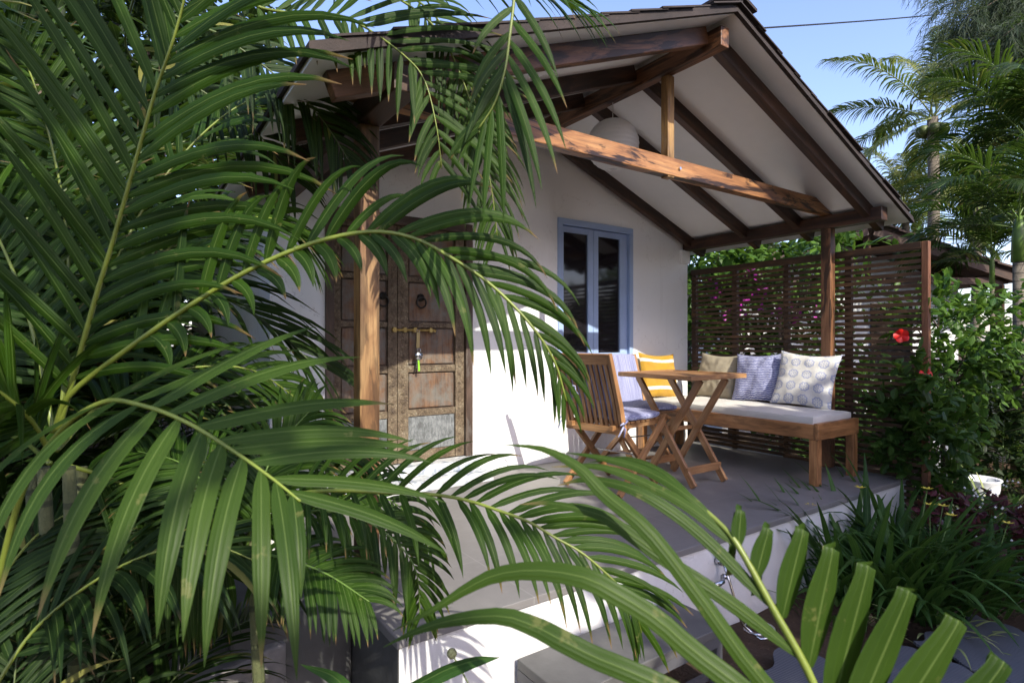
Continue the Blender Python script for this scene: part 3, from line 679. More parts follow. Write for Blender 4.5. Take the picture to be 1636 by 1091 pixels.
# ================================================================ PLANTS
def prof_areca(t): return (min(1,.35+t*5.5) if t<.12 else 1)*(1 if t<.45 else max(.02,(1-((t-.45)/.55)**1.7)))
def prof_strap(t): return (min(1,.6+t*3))*(max(.02,(1-max(0,(t-.5)/.5)**2)))
def leafcurve(p,d,nrm,L,droop,segs,pw=1.0):
    pts=[];wv=[];d=d.normalized();p=V(p)
    for i in range(segs+1):
        sv=d.cross(nrm)
        if sv.length<1e-4: sv=d.cross(V((.1,.9,.3)))
        sv.normalize(); nv=sv.cross(d).normalized()
        pts.append(p.copy()); wv.append((sv,nv)); nrm=nv
        p=p+d*(L/segs); t=(i+1)/segs
        d=(d-UP*droop/segs*(.25+1.6*t**pw)).normalized()
    return pts,wv
def spline(P,n):
    P=[V(p) for p in P]; P=[P[0]*2-P[1]]+P+[P[-1]*2-P[-2]]; out=[]; K=len(P)-3
    for i in range(n+1):
        x=i/n*K; k_=min(int(x),K-1); t=x-k_; a,b_,c_,d_=P[k_:k_+4]
        out.append(.5*((2*b_)+(c_-a)*t+(2*a-5*b_+4*c_-d_)*t*t+(3*b_-a-3*c_+d_)*t**3))
    return out
def frond(P,nl,L,W,nrm=None,ang=(62,28),lift=(8,8),droop=(1.1,1.1),start=.15,mats=None,name='frond',parent=None,rr=.008,segs=8,jit=.06,sides=(1,1),Lprof=None,nrm2=None,Ls=(1,1),hang=0,fold=.22,Wprof=None,Lprof2=None,pw=1.0):
    """rachis through points P; leaflets in two ranks. side 0 = left of travel seen from the normal's side"""
    mb=MB(); N=48; R_=spline(P,N); nv=V(nrm) if nrm is not None else UP
    rad=[rr*.72*(1-.8*(i/N)) +.0006 for i in range(N+1)]
    mb.tube(R_,rad,6,mi=1)
    for s in (0,1):
        if not sides[s]: continue
        sg=1 if s==0 else -1
        for k_ in range(nl):
            t=start+(1-start)*(k_+.5*(s)+random.uniform(-.22,.22))/nl; t=min(max(t,0),.995)
            x=t*N;i=min(int(x),N-1);p=R_[i].lerp(R_[i+1],x-i); tg=(R_[min(i+2,N)]-R_[max(i-1,0)]).normalized()
            nb=nv if nrm2 is None else nv.lerp(V(nrm2),t)
            n_=(nb-tg*nb.dot(tg)).normalized(); sd=n_.cross(tg).normalized()*sg
            u=(t-start)/(1-start)
            a=R(ang[0]+(ang[1]-ang[0])*u+random.uniform(-6,6)); lf=R(lift[s]+random.uniform(-12,12))
            d=tg*math.cos(a)+sd*math.sin(a)*math.cos(lf)+n_*math.sin(a)*math.sin(lf)
            lp=(Lprof2(u) if (s and Lprof2) else Lprof(u) if Lprof else (math.sin(math.pi*min(1,.22+.68*u))**.6))
            ll=L*Ls[s]*lp*random.uniform(1-jit,1+jit)*(1 if random.random()>.06 else random.uniform(.55,.8))
            nn=(n_*math.cos(lf)-sd*math.sin(lf)); 
            if hang: d=(d-UP*hang).normalized()
            pts,wv=leafcurve(p,d,nn,ll,droop[s]*random.uniform(.8,1.2),segs,pw if s==0 else 1.0)
            mb.strip(pts,wv,W*(Wprof(u) if Wprof else .6+.4*lp)*random.uniform(.88,1.1),prof_areca,fold,random.random())
    return mb.build(name,mats or [L_ARECA,STEM],parent,smooth=True)
def blade(mb,P,W,nrm,rnd,prof=prof_areca,fold=.22,n=18):
    R_=spline(P,n); wv=[]
    for i,p in enumerate(R_):
        tg=(R_[min(i+1,n)]-R_[max(i-1,0)]).normalized(); sv=tg.cross(V(nrm)).normalized(); wv.append((sv,sv.cross(tg).normalized()))
    mb.strip(R_,wv,W,prof,fold,rnd)
def A(*L): return [at(*p) for p in L]
TOCAM=V((-ST,-CT,0))          # direction from the house toward the viewer
RIGHT=V((CT,-ST,0))
random.seed(11)
# ---- palm beside the porch, left
pa=thing('areca_palm','large areca palm left of the porch whose long fronds arch across door and post','palm',(-.2,2.1,-.5))
def pf(P,*a,**k):
    o=frond(P,*a,**k); return o
def adopt(o,par): 
    o.parent=par; o.location=-V(par.location); return o
# upright frond
adopt(pf(A((92,690,1.62),(118,600,1.6),(152,478,1.58),(182,380,1.56),(213,270,1.53),(247,150,1.5),(278,60,1.47),(300,-30,1.44),(318,-160,1.38)),27,.60,.032,nrm=TOCAM+V((.1,0,.25)),ang=(52,34),lift=(14,4),droop=(.25,.85),start=.10,rr=.011,Lprof=lambda u:.9+.1*math.sin(3*u)),pa)
# long arching frond
adopt(pf(A((88,690,1.62),(110,632,1.6),(200,560,1.57),(300,490,1.54),(400,430,1.51),(500,388,1.48),(590,370,1.46),(660,380,1.45),(722,412,1.44),(785,455,1.43),(845,515,1.42),(885,575,1.42),(905,640,1.42)),29,.36,.034,nrm=UP*.8+TOCAM*.9,nrm2=UP*.2+TOCAM*1.0+RIGHT*.5,ang=(52,20),lift=(26,0),droop=(2.3,1.8),pw=2.6,segs=11,Lprof2=lambda u:(.45 if u<.35 else .45+.6*min(1,(u-.35)/.2))*(1 if u<.6 else 1-.7*((u-.6)/.4)),start=.18,rr=.012,Ls=(1.0,.85),Wprof=lambda u:1-.62*u,Lprof=lambda u:(.85+.2*math.sin(2.2*u))*(1 if u<.55 else 1-.72*((u-.55)/.45))),pa)
# other fronds of the same palm (left of frame, behind)
for P,kw in (
  (A((85,690,1.66),(60,560,1.72),(20,430,1.8),(-40,320,1.9),(-120,260,2.0)),dict(droop=(.7,.9))),
  (A((90,700,1.68),(130,560,1.85),(230,430,2.05),(340,360,2.2),(440,350,2.35),(500,400,2.45)),dict(droop=(1.3,1.3))),
  (A((80,720,1.6),(40,660,1.5),(-30,610,1.4),(-110,600,1.3)),dict(droop=(1.3,1.3))),
  (A((90,720,1.75),(170,640,2.0),(290,590,2.2),(400,590,2.35),(480,640,2.45)),dict(droop=(1.3,1.2))),
  (A((100,740,1.7),(190,770,1.8),(290,830,1.85),(370,920,1.9)),dict(droop=(1.2,1.2))),
  (A((80,740,1.7),(30,700,1.85),(-20,700,2.0),(-60,760,2.1)),dict(droop=(1.2,1.2))),
  (A((95,690,1.7),(110,500,1.9),(100,320,2.05),(60,150,2.15),(10,30,2.2)),dict(droop=(.6,.7))),
  (A((85,690,1.7),(140,520,1.95),(250,300,2.2),(380,170,2.35),(500,150,2.5)),dict(droop=(.9,1.0))),
  ):
    adopt(pf(P,30,.42,.028,nrm=UP*.7+TOCAM*.6,mats=[L_ARECA,STEM],rr=.01,**kw),pa)
for i,(u,d0) in enumerate(((70,1.66),(110,1.62),(50,1.75),(130,1.8))):
    c=MB(); p=at(u,745,d0); c.tube([(p.x+.04*i-.1,p.y+.05,-.53),(p.x+.02,p.y,p.z*.5-.25),p],[.028,.024,.016],10); loc(c,'stem',RINGSM,pa,smooth=True)
# ---- near palm, lower left
pb=thing('areca_palm','near areca palm at lower left with broad drooping sunlit leaflets','palm',at(20,1300,1.35)*1.0); pb.location.z=-.5
adopt(pf(A((-30,1050,1.25),(30,800,1.2),(95,690,1.15),(165,642,1.08),(230,648,1.02),(300,675,.97),(370,718,.93),(430,760,.90),(480,800,.88)),11,.385,.042,nrm=UP*1.0+TOCAM*.45,ang=(84,30),lift=(6,0),droop=(.45,1.8),start=.33,mats=[L_NEAR,STEM],rr=.009,segs=12,Ls=(1.0,1.0),Lprof=lambda u:1-.30*u,Wprof=lambda u:1-.4*u,fold=.14),pb)
c=MB(); c.tube([(pb.location.x,pb.location.y,-.52),at(-30,1050,1.25)],[.03,.015],10); loc(c,'stem',RINGSM,pb)
for P in (A((-40,1150,1.35),(60,1000,1.45),(200,900,1.5),(330,870,1.55),(440,910,1.6)),A((-40,1150,1.3),(-10,950,1.5),(90,830,1.7),(220,790,1.85)),):
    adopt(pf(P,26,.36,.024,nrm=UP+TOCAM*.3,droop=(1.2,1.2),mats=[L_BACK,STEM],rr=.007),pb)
# ---- palm whose fronds spread over the deck edge
pc=thing('areca_palm','areca palm before the porch post with a frond arching over the grey floor','palm',(.35,1.75,-.5))
adopt(pf(A((400,850,1.72),(440,800,1.68),(490,786,1.62),(548,783,1.57),(612,786,1.53),(687,789,1.49),(744,798,1.46),(800,816,1.43),(845,833,1.41),(887,858,1.40),(932,884,1.39),(981,927,1.38),(1007,955,1.38),(1025,1010,1.38)),28,.27,.019,nrm=UP*.85+TOCAM*.75,ang=(54,24),lift=(24,4),droop=(.9,1.5),start=.10,rr=.009,Ls=(1.0,.85),Lprof=lambda u:(.85+.2*math.sin(2.4*u))*(1 if u<.7 else 1-.5*(u-.7)/.3)),pc)
for P,L_ in ((A((400,860,1.74),(440,830,1.72),(520,815,1.7),(600,840,1.67),(660,900,1.65),(672,985,1.64)),.20),
          (A((400,870,1.74),(470,800,1.9),(560,780,2.0),(640,810,2.05),(690,880,2.1)),.22),
          (A((395,870,1.7),(410,800,1.7),(440,720,1.75),(500,650,1.8)),.26),
          (A((390,880,1.7),(450,890,1.6),(520,915,1.55),(590,960,1.5)),.20),
          (A((390,880,1.7),(350,800,1.75),(290,740,1.8),(220,720,1.85)),.30),
          (A((390,880,1.75),(450,760,1.9),(530,720,2.05),(610,730,2.15)),.24)):
    adopt(pf(P,26,L_,.018,nrm=UP*.8+TOCAM*.6,droop=(1.2,1.3),rr=.006,mats=[L_ARECA,STEMG]),pc)
c=MB(); c.tube([(.35,1.75,-.53),at(400,850,1.72)],[.022,.014],10); loc(c,'stem',RINGSM,pc); 
# ---- palm above the porch, top centre
pd=thing('areca_palm','tall areca palm outside the top edge with fronds hanging before the gable','palm',(.1,1.5,-.5))
top=V((.25,1.35,2.5))
adopt(pf([top]+A((300,-60,1.9),(400,5,1.98),(462,20,2.0),(539,24,2.0),(587,46,2.0),(645,88,2.0),(678,128,2.0),(697,200,2.0),(706,270,2.02)),24,.46,.024,nrm=UP*.35+TOCAM*.95,nrm2=TOCAM*.9+RIGHT*.2+UP*.2,ang=(60,38),lift=(8,0),droop=(.55,1.2),start=.22,rr=.008,Ls=(1,.55)),pd)
adopt(pf([top+V((.1,-.2,.1))]+A((818,-120,1.25),(822,-20,1.24),(814,60,1.22),(806,115,1.2),(790,165,1.2),(765,205,1.2)),9,.26,.018,nrm=TOCAM+UP*.35,ang=(40,16),lift=(6,6),droop=(.8,1.0),start=.36,rr=.006,Ls=(1.15,.7)),pd)
adopt(pf([top]+A((560,-40,2.25),(640,0,2.25),(700,50,2.25),(740,130,2.27),(768,220,2.3),(785,300,2.3),(795,380,2.3)),24,.34,.017,nrm=UP*.3+TOCAM,ang=(48,22),droop=(1.1,1.1),start=.30,rr=.007),pd)
adopt(pf([top]+A((600,-60,2.3),(690,20,2.35),(735,90,2.36),(760,170,2.4),(770,260,2.4)),20,.32,.017,nrm=UP*.3+TOCAM,ang=(46,20),droop=(1.2,1.2),start=.3,rr=.007,mats=[L_NEAR,STEM]),pd)
adopt(pf([top]+A((560,-90,2.0),(700,-70,1.95),(820,-40,1.9),(930,10,1.9)),26,.38,.022,nrm=UP+TOCAM*.3,droop=(1.2,1.2),start=.2,rr=.007),pd)
adopt(pf([top]+A((300,40,2.1),(450,110,2.2),(560,160,2.3),(640,230,2.35),(690,320,2.4)),26,.34,.022,nrm=UP*.7+TOCAM*.7,droop=(1.3,1.3),start=.2,rr=.007),pd) if False else None
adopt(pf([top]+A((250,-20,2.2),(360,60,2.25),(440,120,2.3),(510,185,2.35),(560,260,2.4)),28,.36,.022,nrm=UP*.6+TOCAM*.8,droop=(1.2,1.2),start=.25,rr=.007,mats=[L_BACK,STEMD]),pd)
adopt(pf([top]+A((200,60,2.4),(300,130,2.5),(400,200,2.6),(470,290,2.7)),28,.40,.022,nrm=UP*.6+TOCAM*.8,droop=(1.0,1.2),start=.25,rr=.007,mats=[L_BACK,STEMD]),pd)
c=MB(); c.tube([(.1,1.35,-.53),(.0,1.2,1.0),(.1,1.25,2.9),top+V((-.05,-.1,.6))],[.05,.04,.03,.02],10)
c.v=[(x-.9,y-.2,z) for x,y,z in c.v]; loc(c,'stem',RINGSM,pd)
# ---- foreground palm lower right
pe=thing('areca_palm','foreground areca palm rising from the bottom edge in front of the step','palm',(1.1,.2,-.5))
RF=A((1330,1200,.70),(1299,1089,.72),(1233,968,.75),(1179,871,.78),(1150,836,.80),(1108,800,.83),(1058,768,.86),(1005,747,.89))
mb=MB(); mb.tube(spline(RF,30),[.0062*(1-.7*i/30) for i in range(31)],8,mi=1)
nearN=TOCAM*.9+UP*.5
def bl(pts,W,r,n=nearN,fold=.2): blade(mb,A(*pts),W*.74,n,r,fold=fold,n=22)
bl(((1330,1190,.66),(1218,1085,.68),(1117,949,.71),(1035,845,.74),(966,787,.77),(925,745,.79),(868,716,.81),(800,709,.83)),.030,.12,fold=.3)
bl(((1290,1240,.64),(1105,1120,.65),(1007,1072,.66),(951,1049,.67),(894,1020,.68),(857,1001,.69),(800,983,.70),(721,990,.72),(661,1009,.73),(612,1033,.74)),.034,.35)
bl(((1320,1200,.66),(1200,1108,.66),(1110,1040,.68),(1050,988,.69),(988,949,.70),(932,921,.71),(857,910,.73),(793,917,.75),(744,940,.76),(690,974,.77),(627,1007,.78)),.036,.55)
bl(((1280,1050,.73),(1200,985,.74),(1130,935,.75),(1060,890,.77),(990,840,.79),(951,819,.80),(879,803,.82),(830,805,.84)),.027,.8)
bl(((1235,970,.75),(1150,880,.78),(1080,820,.80),(1010,780,.82),(940,765,.85),(890,775,.87)),.025,.2)
bl(((1180,873,.78),(1110,815,.81),(1040,775,.84),(960,745,.87),(880,745,.9)),.022,.4)
bl(((1150,838,.80),(1090,785,.83),(1030,750,.87),(960,730,.9),(900,722,.93)),.020,.65)
bl(((1120,810,.82),(1060,755,.87),(1000,732,.92),(940,738,.97)),.016,.9)
# broad leaflets on the right rank: they rise, then arch away from the viewer
for (u,v,d_,u2,v2,W_,r) in ((1180,872,.78,1184,815,.020,.15),(1207,925,.765,1228,846,.024,.3),(1250,986,.75,1283,850,.030,.45),(1292,1065,.73,1330,882,.036,.62),(1325,1150,.72,1386,912,.040,.75),(1345,1200,.70,1450,952,.040,.33),(1370,1250,.69,1528,1000,.042,.5),(1420,1300,.68,1600,1065,.042,.85)):
    p0=at(u,v,d_);p2=at(u2,v2,d_+.01); m_=at((u*.5+u2*.5),(v*.5+v2*.5),d_+.005)
    p3=p2+V((ST,CT,0))*.010-UP*.006; p4=p3+V((ST,CT,0))*.016-UP*.05; p5=p4+V((ST,CT,0))*.012-UP*.05
    blade(mb,[p0,m_,p2,p3,p4,p5],W_*1.22,nearN+RIGHT*.3,r,prof=lambda t:max(.30 if t<.2 else .60,math.sin(math.pi*min(.8,.12+t*1.9))),fold=.10,n=24)
loc(mb,'frond',[L_NEAR,STEM],pe,smooth=True)
c=MB(); c.tube([(1.1,.2,-.53),(1.0,.28,.0),RF[0]],[.02,.012,.007],10); loc(c,'stem',RINGSM,pe)
# ---- generic areca palms, proto fronds shared
def arc(el,L,bend,n=7):
    pts=[V((0,0,0))]; e=el; 
    for i in range(n): 
        pts.append(pts[-1]+V((math.cos(e),0,math.sin(e)))*L/n); e-=bend/n*(.5+i/n)
    return pts
def protos(els,L,nl,LL,W,droop,bend,mats,segs=6,rr=.01,hang=0,ang=(62,28)):
    out=[]
    for e in els:
        o=frond(arc(R(e),L,R(bend)),nl,LL,W,nrm=UP if e<70 else V((-1,0,.6)),ang=ang,lift=(18,18),droop=(droop,droop),start=.18,mats=mats,segs=segs,rr=rr,hang=hang)
        out.append(o.data); bpy.data.objects.remove(o)
    return out
def addfrond(data,par,loc_,rz,s,tilt=0):
    o=bpy.data.objects.new('frond',data); COL.objects.link(o); o.parent=par; o.location=loc_; o.rotation_euler=(random.uniform(-.15,.15),tilt,rz); o.scale=(s,s,s); return o
random.seed(21)
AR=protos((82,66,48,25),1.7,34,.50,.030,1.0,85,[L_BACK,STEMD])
def areca(label,x,y,nf,s,h=0.5,stems=4,name='areca_palm',data=AR,avoid=None,group=None):
    t=thing(name,label,'palm',(x,y,-.5),0,group)
    for i in range(stems):
        a=random.random()*6.28; r=.12; c=MB(); hh=h*random.uniform(.7,1.1)
        bx,by=r*math.cos(a),r*math.sin(a)
        c.tube([(bx*.6,by*.6,-.03),(bx,by,hh*.5),(bx*1.5,by*1.5,hh)],[.03,.024,.018],8); c.build('stem',RINGSM,t,smooth=True)
        k_=max(1,nf//stems)
        for j in range(k_):
            rz=a+j*2.399+random.uniform(-.4,.4)
            if avoid and any(abs(((rz-av+math.pi)%(2*math.pi))-math.pi)<w_ for av,w_ in avoid): rz+=math.pi*.8
            addfrond(random.choice(data),t,(bx*1.5,by*1.5,hh*random.uniform(.75,1)),rz,s*random.uniform(.75,1.1))
    return t
areca('dark bushy areca palm standing behind the largest palm, at left edge',-1.0,3.3,22,1.05,.7,avoid=((-.95,.5),))
areca('dense areca palm growing beside the cottage side wall',-.45,5.0,24,1.05,.8)
areca('tall areca palm at the back corner of the cottage side',-.1,7.3,24,1.45,1.4)
areca('low areca palm filling the ground in the lower left corner',-.35,1.85,14,.62,.2,3,avoid=((-.95,.9),(-.3,.5)))
areca('young areca palm on the soil beside the slate step',.15,2.6,14,.55,.2,3,avoid=((-.3,.7),))
areca('tall areca palm reaching the top left corner',-1.3,4.9,26,1.7,1.7)
areca('old areca palm far back at the left with tall fronds',-3.0,6.6,26,1.8,1.9)
areca('areca palm leaning over the cottage roof at left',-.9,8.9,24,1.9,2.2)
# ---- leafy shrubs and trees
def leafblade(mb,p,d,nrm,L,W,r,droop=.6,segs=4,cup=.15):
    pts,wv=leafcurve(p,d,nrm,L,droop,segs)
    mb.strip(pts,wv,W,lambda t:max(.04,math.sin(math.pi*min(1,t*.93+.05))**.7),cup,r)
def rdir(zb=0):
    while True:
        v=V((random.uniform(-1,1),random.uniform(-1,1),random.uniform(-1,1)))
        if .1<v.length<1: v.normalize(); v.z+=zb; return v.normalized()
def crown(mb,blobs,n,L,W,asp=1,surf=.35,dens=None,droop=.6):
    tot=sum(b[1]**2 for b in blobs)
    for c_,r in blobs:
        k_=int(n*r*r/tot); c_=V(c_)
        # twig clusters
        for _ in range(max(1,k_//9)):
            dd=rdir(.1); q_=c_+dd*r*random.uniform(surf,1.0)**.6
            td=(dd+rdir()*.6).normalized()
            for j in range(9):
                p=q_+td*(j*.055*L/.1)*.5
                leafblade(mb,p,(td*.5+rdir(.1)).normalized(),(UP+rdir()*.5).normalized(),L*random.uniform(.6,1.15),W*random.uniform(.8,1.1),random.random(),droop,3)
def tree(name,label,cat,base,trunkpts,blobs,n,L,W,lm,rad=.06,group=None,droop=.6):
    t=thing(name,label,cat,base,0,group); B=V(base)
    c=MB(); tp=[V(p)-B for p in trunkpts]; c.tube(tp,[rad*(1-.55*i/(len(tp)-1)) for i in range(len(tp))],10)
    for b_ in blobs:
        p=V(b_[0])-B; s0=tp[-1].lerp(tp[-2],random.random()*.8); c.tube([s0,(s0+p)/2+rdir()*.08*(p-s0).length,p],[rad*.4,rad*.25,rad*.08],6)
    c.build('trunk',BARK,t,smooth=True)
    mb=MB(); crown(mb,[(V(b_[0])-B,b_[1]) for b_ in blobs],n,L,W,droop=droop); mb.build('crown',lm,t,smooth=True)
    return t
random.seed(5)
# hibiscus
hb_=tree('hibiscus_shrub','leafy hibiscus shrub with red flowers at the end of the slatted screen','shrub',(5.95,1.86,-.5),
  [(5.95,1.86,-.53),(5.93,1.87,.1),(5.88,1.88,.6),(5.85,1.9,.9)],
  [(at(1500,505,4.6),.20),(at(1560,530,4.8),.24),(at(1460,520,4.5),.13),(at(1530,600,4.6),.22),(at(1470,480,4.5),.09),(at(1590,580,4.9),.22),(at(1520,670,4.6),.20),(at(1462,600,4.5),.12),(at(1600,510,5.0),.20),(at(1440,500,4.5),.08),(at(1460,660,4.5),.14),(at(1500,730,4.6),.15),(at(1430,560,4.5),.05)],2300,.09,.052,L_HIB,.028)
c=MB(); bb=V((5.95,1.86,-.5))
c.tube([V((5.5,1.80,-.52))-bb,V((5.5,1.82,.2))-bb,V((5.45,1.85,.65))-bb,at(1455,560,4.7)-bb],[.022,.018,.012,.005],8); c.build('side_stem',BARK,hb_,smooth=True)
def hib_flower(P,face,s=.055):
    mb=MB(); f=V(face).normalized(); a_=f.cross(UP).normalized(); b2=a_.cross(f)
    for k_ in range(5):
        q_=k_*1.2566; d_=(a_*math.cos(q_)+b2*math.sin(q_)); leafblade(mb,V(P)-bb,(d_+f*.5).normalized(),f,s*1.35,s*1.3,random.random(),.5,5,.25)
    mb.tube([V(P)-bb,V(P)-bb+f*s*1.3],.004,6); mb.build('flower',RED,hb_,smooth=True)
hib_flower(at(1440,536,4.22),TOCAM-RIGHT*.6,.042); hib_flower(at(1480,600,4.2),TOCAM*.5+UP*.9,.045)
tree('dark_shrub','dark glossy shrub at the foot of the screen, left of the hibiscus','shrub',(5.35,1.75,-.5),[(5.35,1.75,-.53),(5.35,1.76,.1),(5.33,1.76,.4)],[(at(1450,690,4.4),.17),(at(1475,770,4.4),.16),(at(1450,640,4.45),.12),(at(1470,620,4.15),.09),(at(1482,690,4.15),.12)],1300,.10,.06,L_BUSH,.016)
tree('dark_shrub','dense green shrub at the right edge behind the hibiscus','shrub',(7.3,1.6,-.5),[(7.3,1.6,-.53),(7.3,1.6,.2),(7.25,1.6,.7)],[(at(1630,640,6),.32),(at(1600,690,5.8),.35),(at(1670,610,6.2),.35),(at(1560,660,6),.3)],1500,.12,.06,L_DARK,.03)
# bushes behind the screen
tree('leafy_bush','green bush showing above the screen beside the cottage wall','bush',(6.6,5.2,-.5),[(6.6,5.2,-.53),(6.6,5.2,.8),(6.6,5.2,1.5)],[(at(1150,405,7.6),.55),(at(1120,440,7.3),.5),(at(1200,400,7.9),.5),(at(1250,440,7.6),.5),(at(1200,520,7.4),.6),(at(1120,560,7.2),.5)],3400,.15,.085,L_HIB,.05)
tree('plumeria_shrub','small bright leaved shrub poking over the screen beside the post','shrub',(6.2,3.6,-.5),[(6.2,3.6,-.53),(6.2,3.6,.8),(6.15,3.6,1.5)],[(at(1310,403,6.0),.12),(at(1345,400,6.0),.14),(at(1290,412,6.1),.08)],260,.19,.06,L_HIB,.03)
bg=tree('bougainvillea','bougainvillea with magenta flowers glimpsed through the slats','shrub',(6.8,4.6,-.5),[(6.8,4.6,-.53),(6.8,4.6,.6),(6.8,4.7,1.1)],[(at(1170,500,6.8),.4),(at(1230,470,6.8),.35),(at(1280,520,6.6),.4),(at(1200,560,6.6),.4),(at(1330,480,6.6),.35)],1500,.10,.06,L_BUSH,.03)
mb=MB(); B=V((6.8,4.6,-.5)); crown(mb,[(at(1180,470,6.6)-B,.28),(at(1215,500,6.6)-B,.2),(at(1280,515,6.5)-B,.22),(at(1330,470,6.5)-B,.15)],200,.06,.05); tag(mb.build('flowers',MAG,bg,smooth=True),kind='stuff')
for (u,v,d_,lab) in ((1560,750,7.6,'round green shrub low behind the white pots'),(1300,640,7.5,'dark green shrub behind the lower part of the screen'),(1400,600,7.8,'dark shrub behind the screen near its open end')):
    p=at(u,v,d_); tree('low_shrub',lab,'shrub',(p.x,p.y,-.5),[(p.x,p.y,-.53),(p.x,p.y,0),(p.x,p.y,.3)],[((p.x,p.y,.1),.6),((p.x+.5,p.y,.0),.5),((p.x-.5,p.y,.3),.5)],1500,.14,.07,L_BUSH,.04)
# ---- coconut palms
random.seed(9)
CP=[]
for e in (78,55,30,5,-20):
    o=frond(arc(R(e),3.6,R(70 if e>0 else 55)),62,.85,.050,nrm=UP if e<70 else V((-1,0,.5)),ang=(70,28),lift=(20,20),droop=(1.9,1.9),start=.16,mats=[L_COCO,STEM],segs=5,rr=.035,jit=.15); CP.append(o.data); bpy.data.objects.remove(o)
def coco(label,base,top_,nf,s,rad=.16,crownspread=1):
    t=thing('coconut_palm',label,'palm',base); B=V(base); T=V(top_)-B
    c=MB(); c.tube([(0,0,-.05),T*.3+V((.2,.1,0)),T*.7+V((.1,0,0)),T],[rad*1.35,rad,rad*.85,rad*.8],12); c.build('trunk',RINGED,t,smooth=True)
    for i in range(nf):
        k_=[0,1,1,2,2,2,3,3,3,4,4][i%11]; rz=i*2.399+random.uniform(-.3,.3)
        addfrond(CP[k_],t,tuple(T+V((random.uniform(-.08,.08),random.uniform(-.08,.08),random.uniform(-.15,.1)))),rz,s*random.uniform(.85,1.1))
    c=MB()
    for i in range(7):
        a=i*.9; p=T+V((.28*math.cos(a),.28*math.sin(a),-.35)); c.lathe(p,[(.001,-.13),(.09,-.09),(.12,0),(.09,.1),(.001,.13)],10)
    c.build('nuts',STEMD,t,smooth=True)
    return t
def gz(p,z=-.5): return (p.x,p.y,z)
p=at(1490,188,15); coco('tall coconut palm with ringed trunk against the sky, right of the roof',gz(p),p,15,.86)
p=at(1446,330,17); coco('shorter coconut palm low beside the tall one, behind the roof edge',gz(p),p,18,.75,.12)
p=at(1215,380,15); coco('coconut palm crown seen in the gap under the porch beam',gz(p),p,20,.8,.13)
p=at(1560,300,20); coco('far coconut palm behind the tall one at right',gz(p),p,22,.9,.15)
p=at(1330,420,19); coco('far coconut palm behind the neighbouring hut',gz(p),p,20,.85,.15)
# right edge areca palms
random.seed(31)
AR2=protos((80,60,40,18),1.6,36,.52,.028,1.3,90,[L_BACK,STEMG],rr=.012)
def bigareca(label,x,y,z,nf,s,rad=.05):
    t=thing('areca_palm',label,'palm',(x,y,-.5))
    c=MB(); c.tube([(0,0,-.05),(.03,0,(z+.5)*.6),(0,0,z+.5)],[rad*1.2,rad,rad*.9],12); c.build('stem',RINGED,t,smooth=True)
    c=MB(); c.tube([(0,0,z+.48),(0,0,z+.8),(0,0,z+1.0)],[rad*1.15,rad*1.0,rad*.4],12); c.build('crownshaft',STEMG,t,smooth=True)
    for i in range(nf): addfrond(AR2[[0,1,2,3,2,1,3][i%7]],t,(0,0,z+.5+random.uniform(.25,.5)),i*2.399+random.uniform(-.3,.3),s*random.uniform(.8,1.1))
    return t
p=at(1628,380,6.4); bigareca('ringed stem areca palm at the right edge of the view',p.x,p.y,p.z-.25,15,.85,.065)
p=at(1640,210,7.6); bigareca('taller areca palm behind, with long dark arching fronds at right',p.x,p.y,p.z-.4,17,1.05,.035)
p=at(1585,400,7.8); bigareca('areca palm with fronds hanging over the hut roof',p.x,p.y,p.z-.5,16,.8,.03)
p=at(1640,740,5.6); areca('dark low palm at the right edge behind the strappy clumps',p.x,p.y,14,.55,.2,3,data=AR2)
p=at(1690,300,9); bigareca('areca palm beyond the right edge with leaves entering the view',p.x,p.y,p.z,15,1.2)
# casuarina
random.seed(12)
cas=thing('casuarina_tree','feathery casuarina branches drooping into the top right corner','tree',gz(at(1850,500,9)))
B=V(cas.location); T=at(1850,60,9)-B
c=MB(); c.tube([(0,0,-.05),T*.5,T,T*1.35],[.16,.13,.09,.04],10)
mb=MB()
ends=[(1500,70),(1540,30),(1610,20),(1590,90),(1520,110),(1630,60),(1550,60),(1520,40),(1555,95),(1500,10),(1600,60),(1570,20),(1620,150),(1480,-40),(1640,110),(1585,130),(1540,-20),(1600,-50),(1660,40),(1650,190)]
for (u,v) in ends:
    E_=at(u,v,9+random.uniform(-1,1))-B; s0=T*random.uniform(.85,1.2); mid=(s0+E_)/2+UP*.45
    br=spline([s0,mid,E_],14); c.tube(br,[.03*(1-.9*i/14) for i in range(15)],6)
    for i in range(3,15):
        for j in range(15):
            q_=br[i-1].lerp(br[i],random.random()); dd=((br[i]-br[i-1]).normalized()+rdir()*.9).normalized()
            tw,_w=leafcurve(q_,dd,UP,random.uniform(.25,.55),1.4,5)
            for k_ in range(1,6):
                for m_ in range(3):
                    d2=((tw[k_]-tw[k_-1]).normalized()+rdir()*.55).normalized(); pts,wv=leafcurve(tw[k_],d2,rdir(),random.uniform(.14,.26),1.2,2); mb.strip(pts,wv,.010,lambda t:1-.7*t,0,random.random())
c.build('trunk',BARK,cas,smooth=True); mb.build('crown',L_NEEDLE,cas)
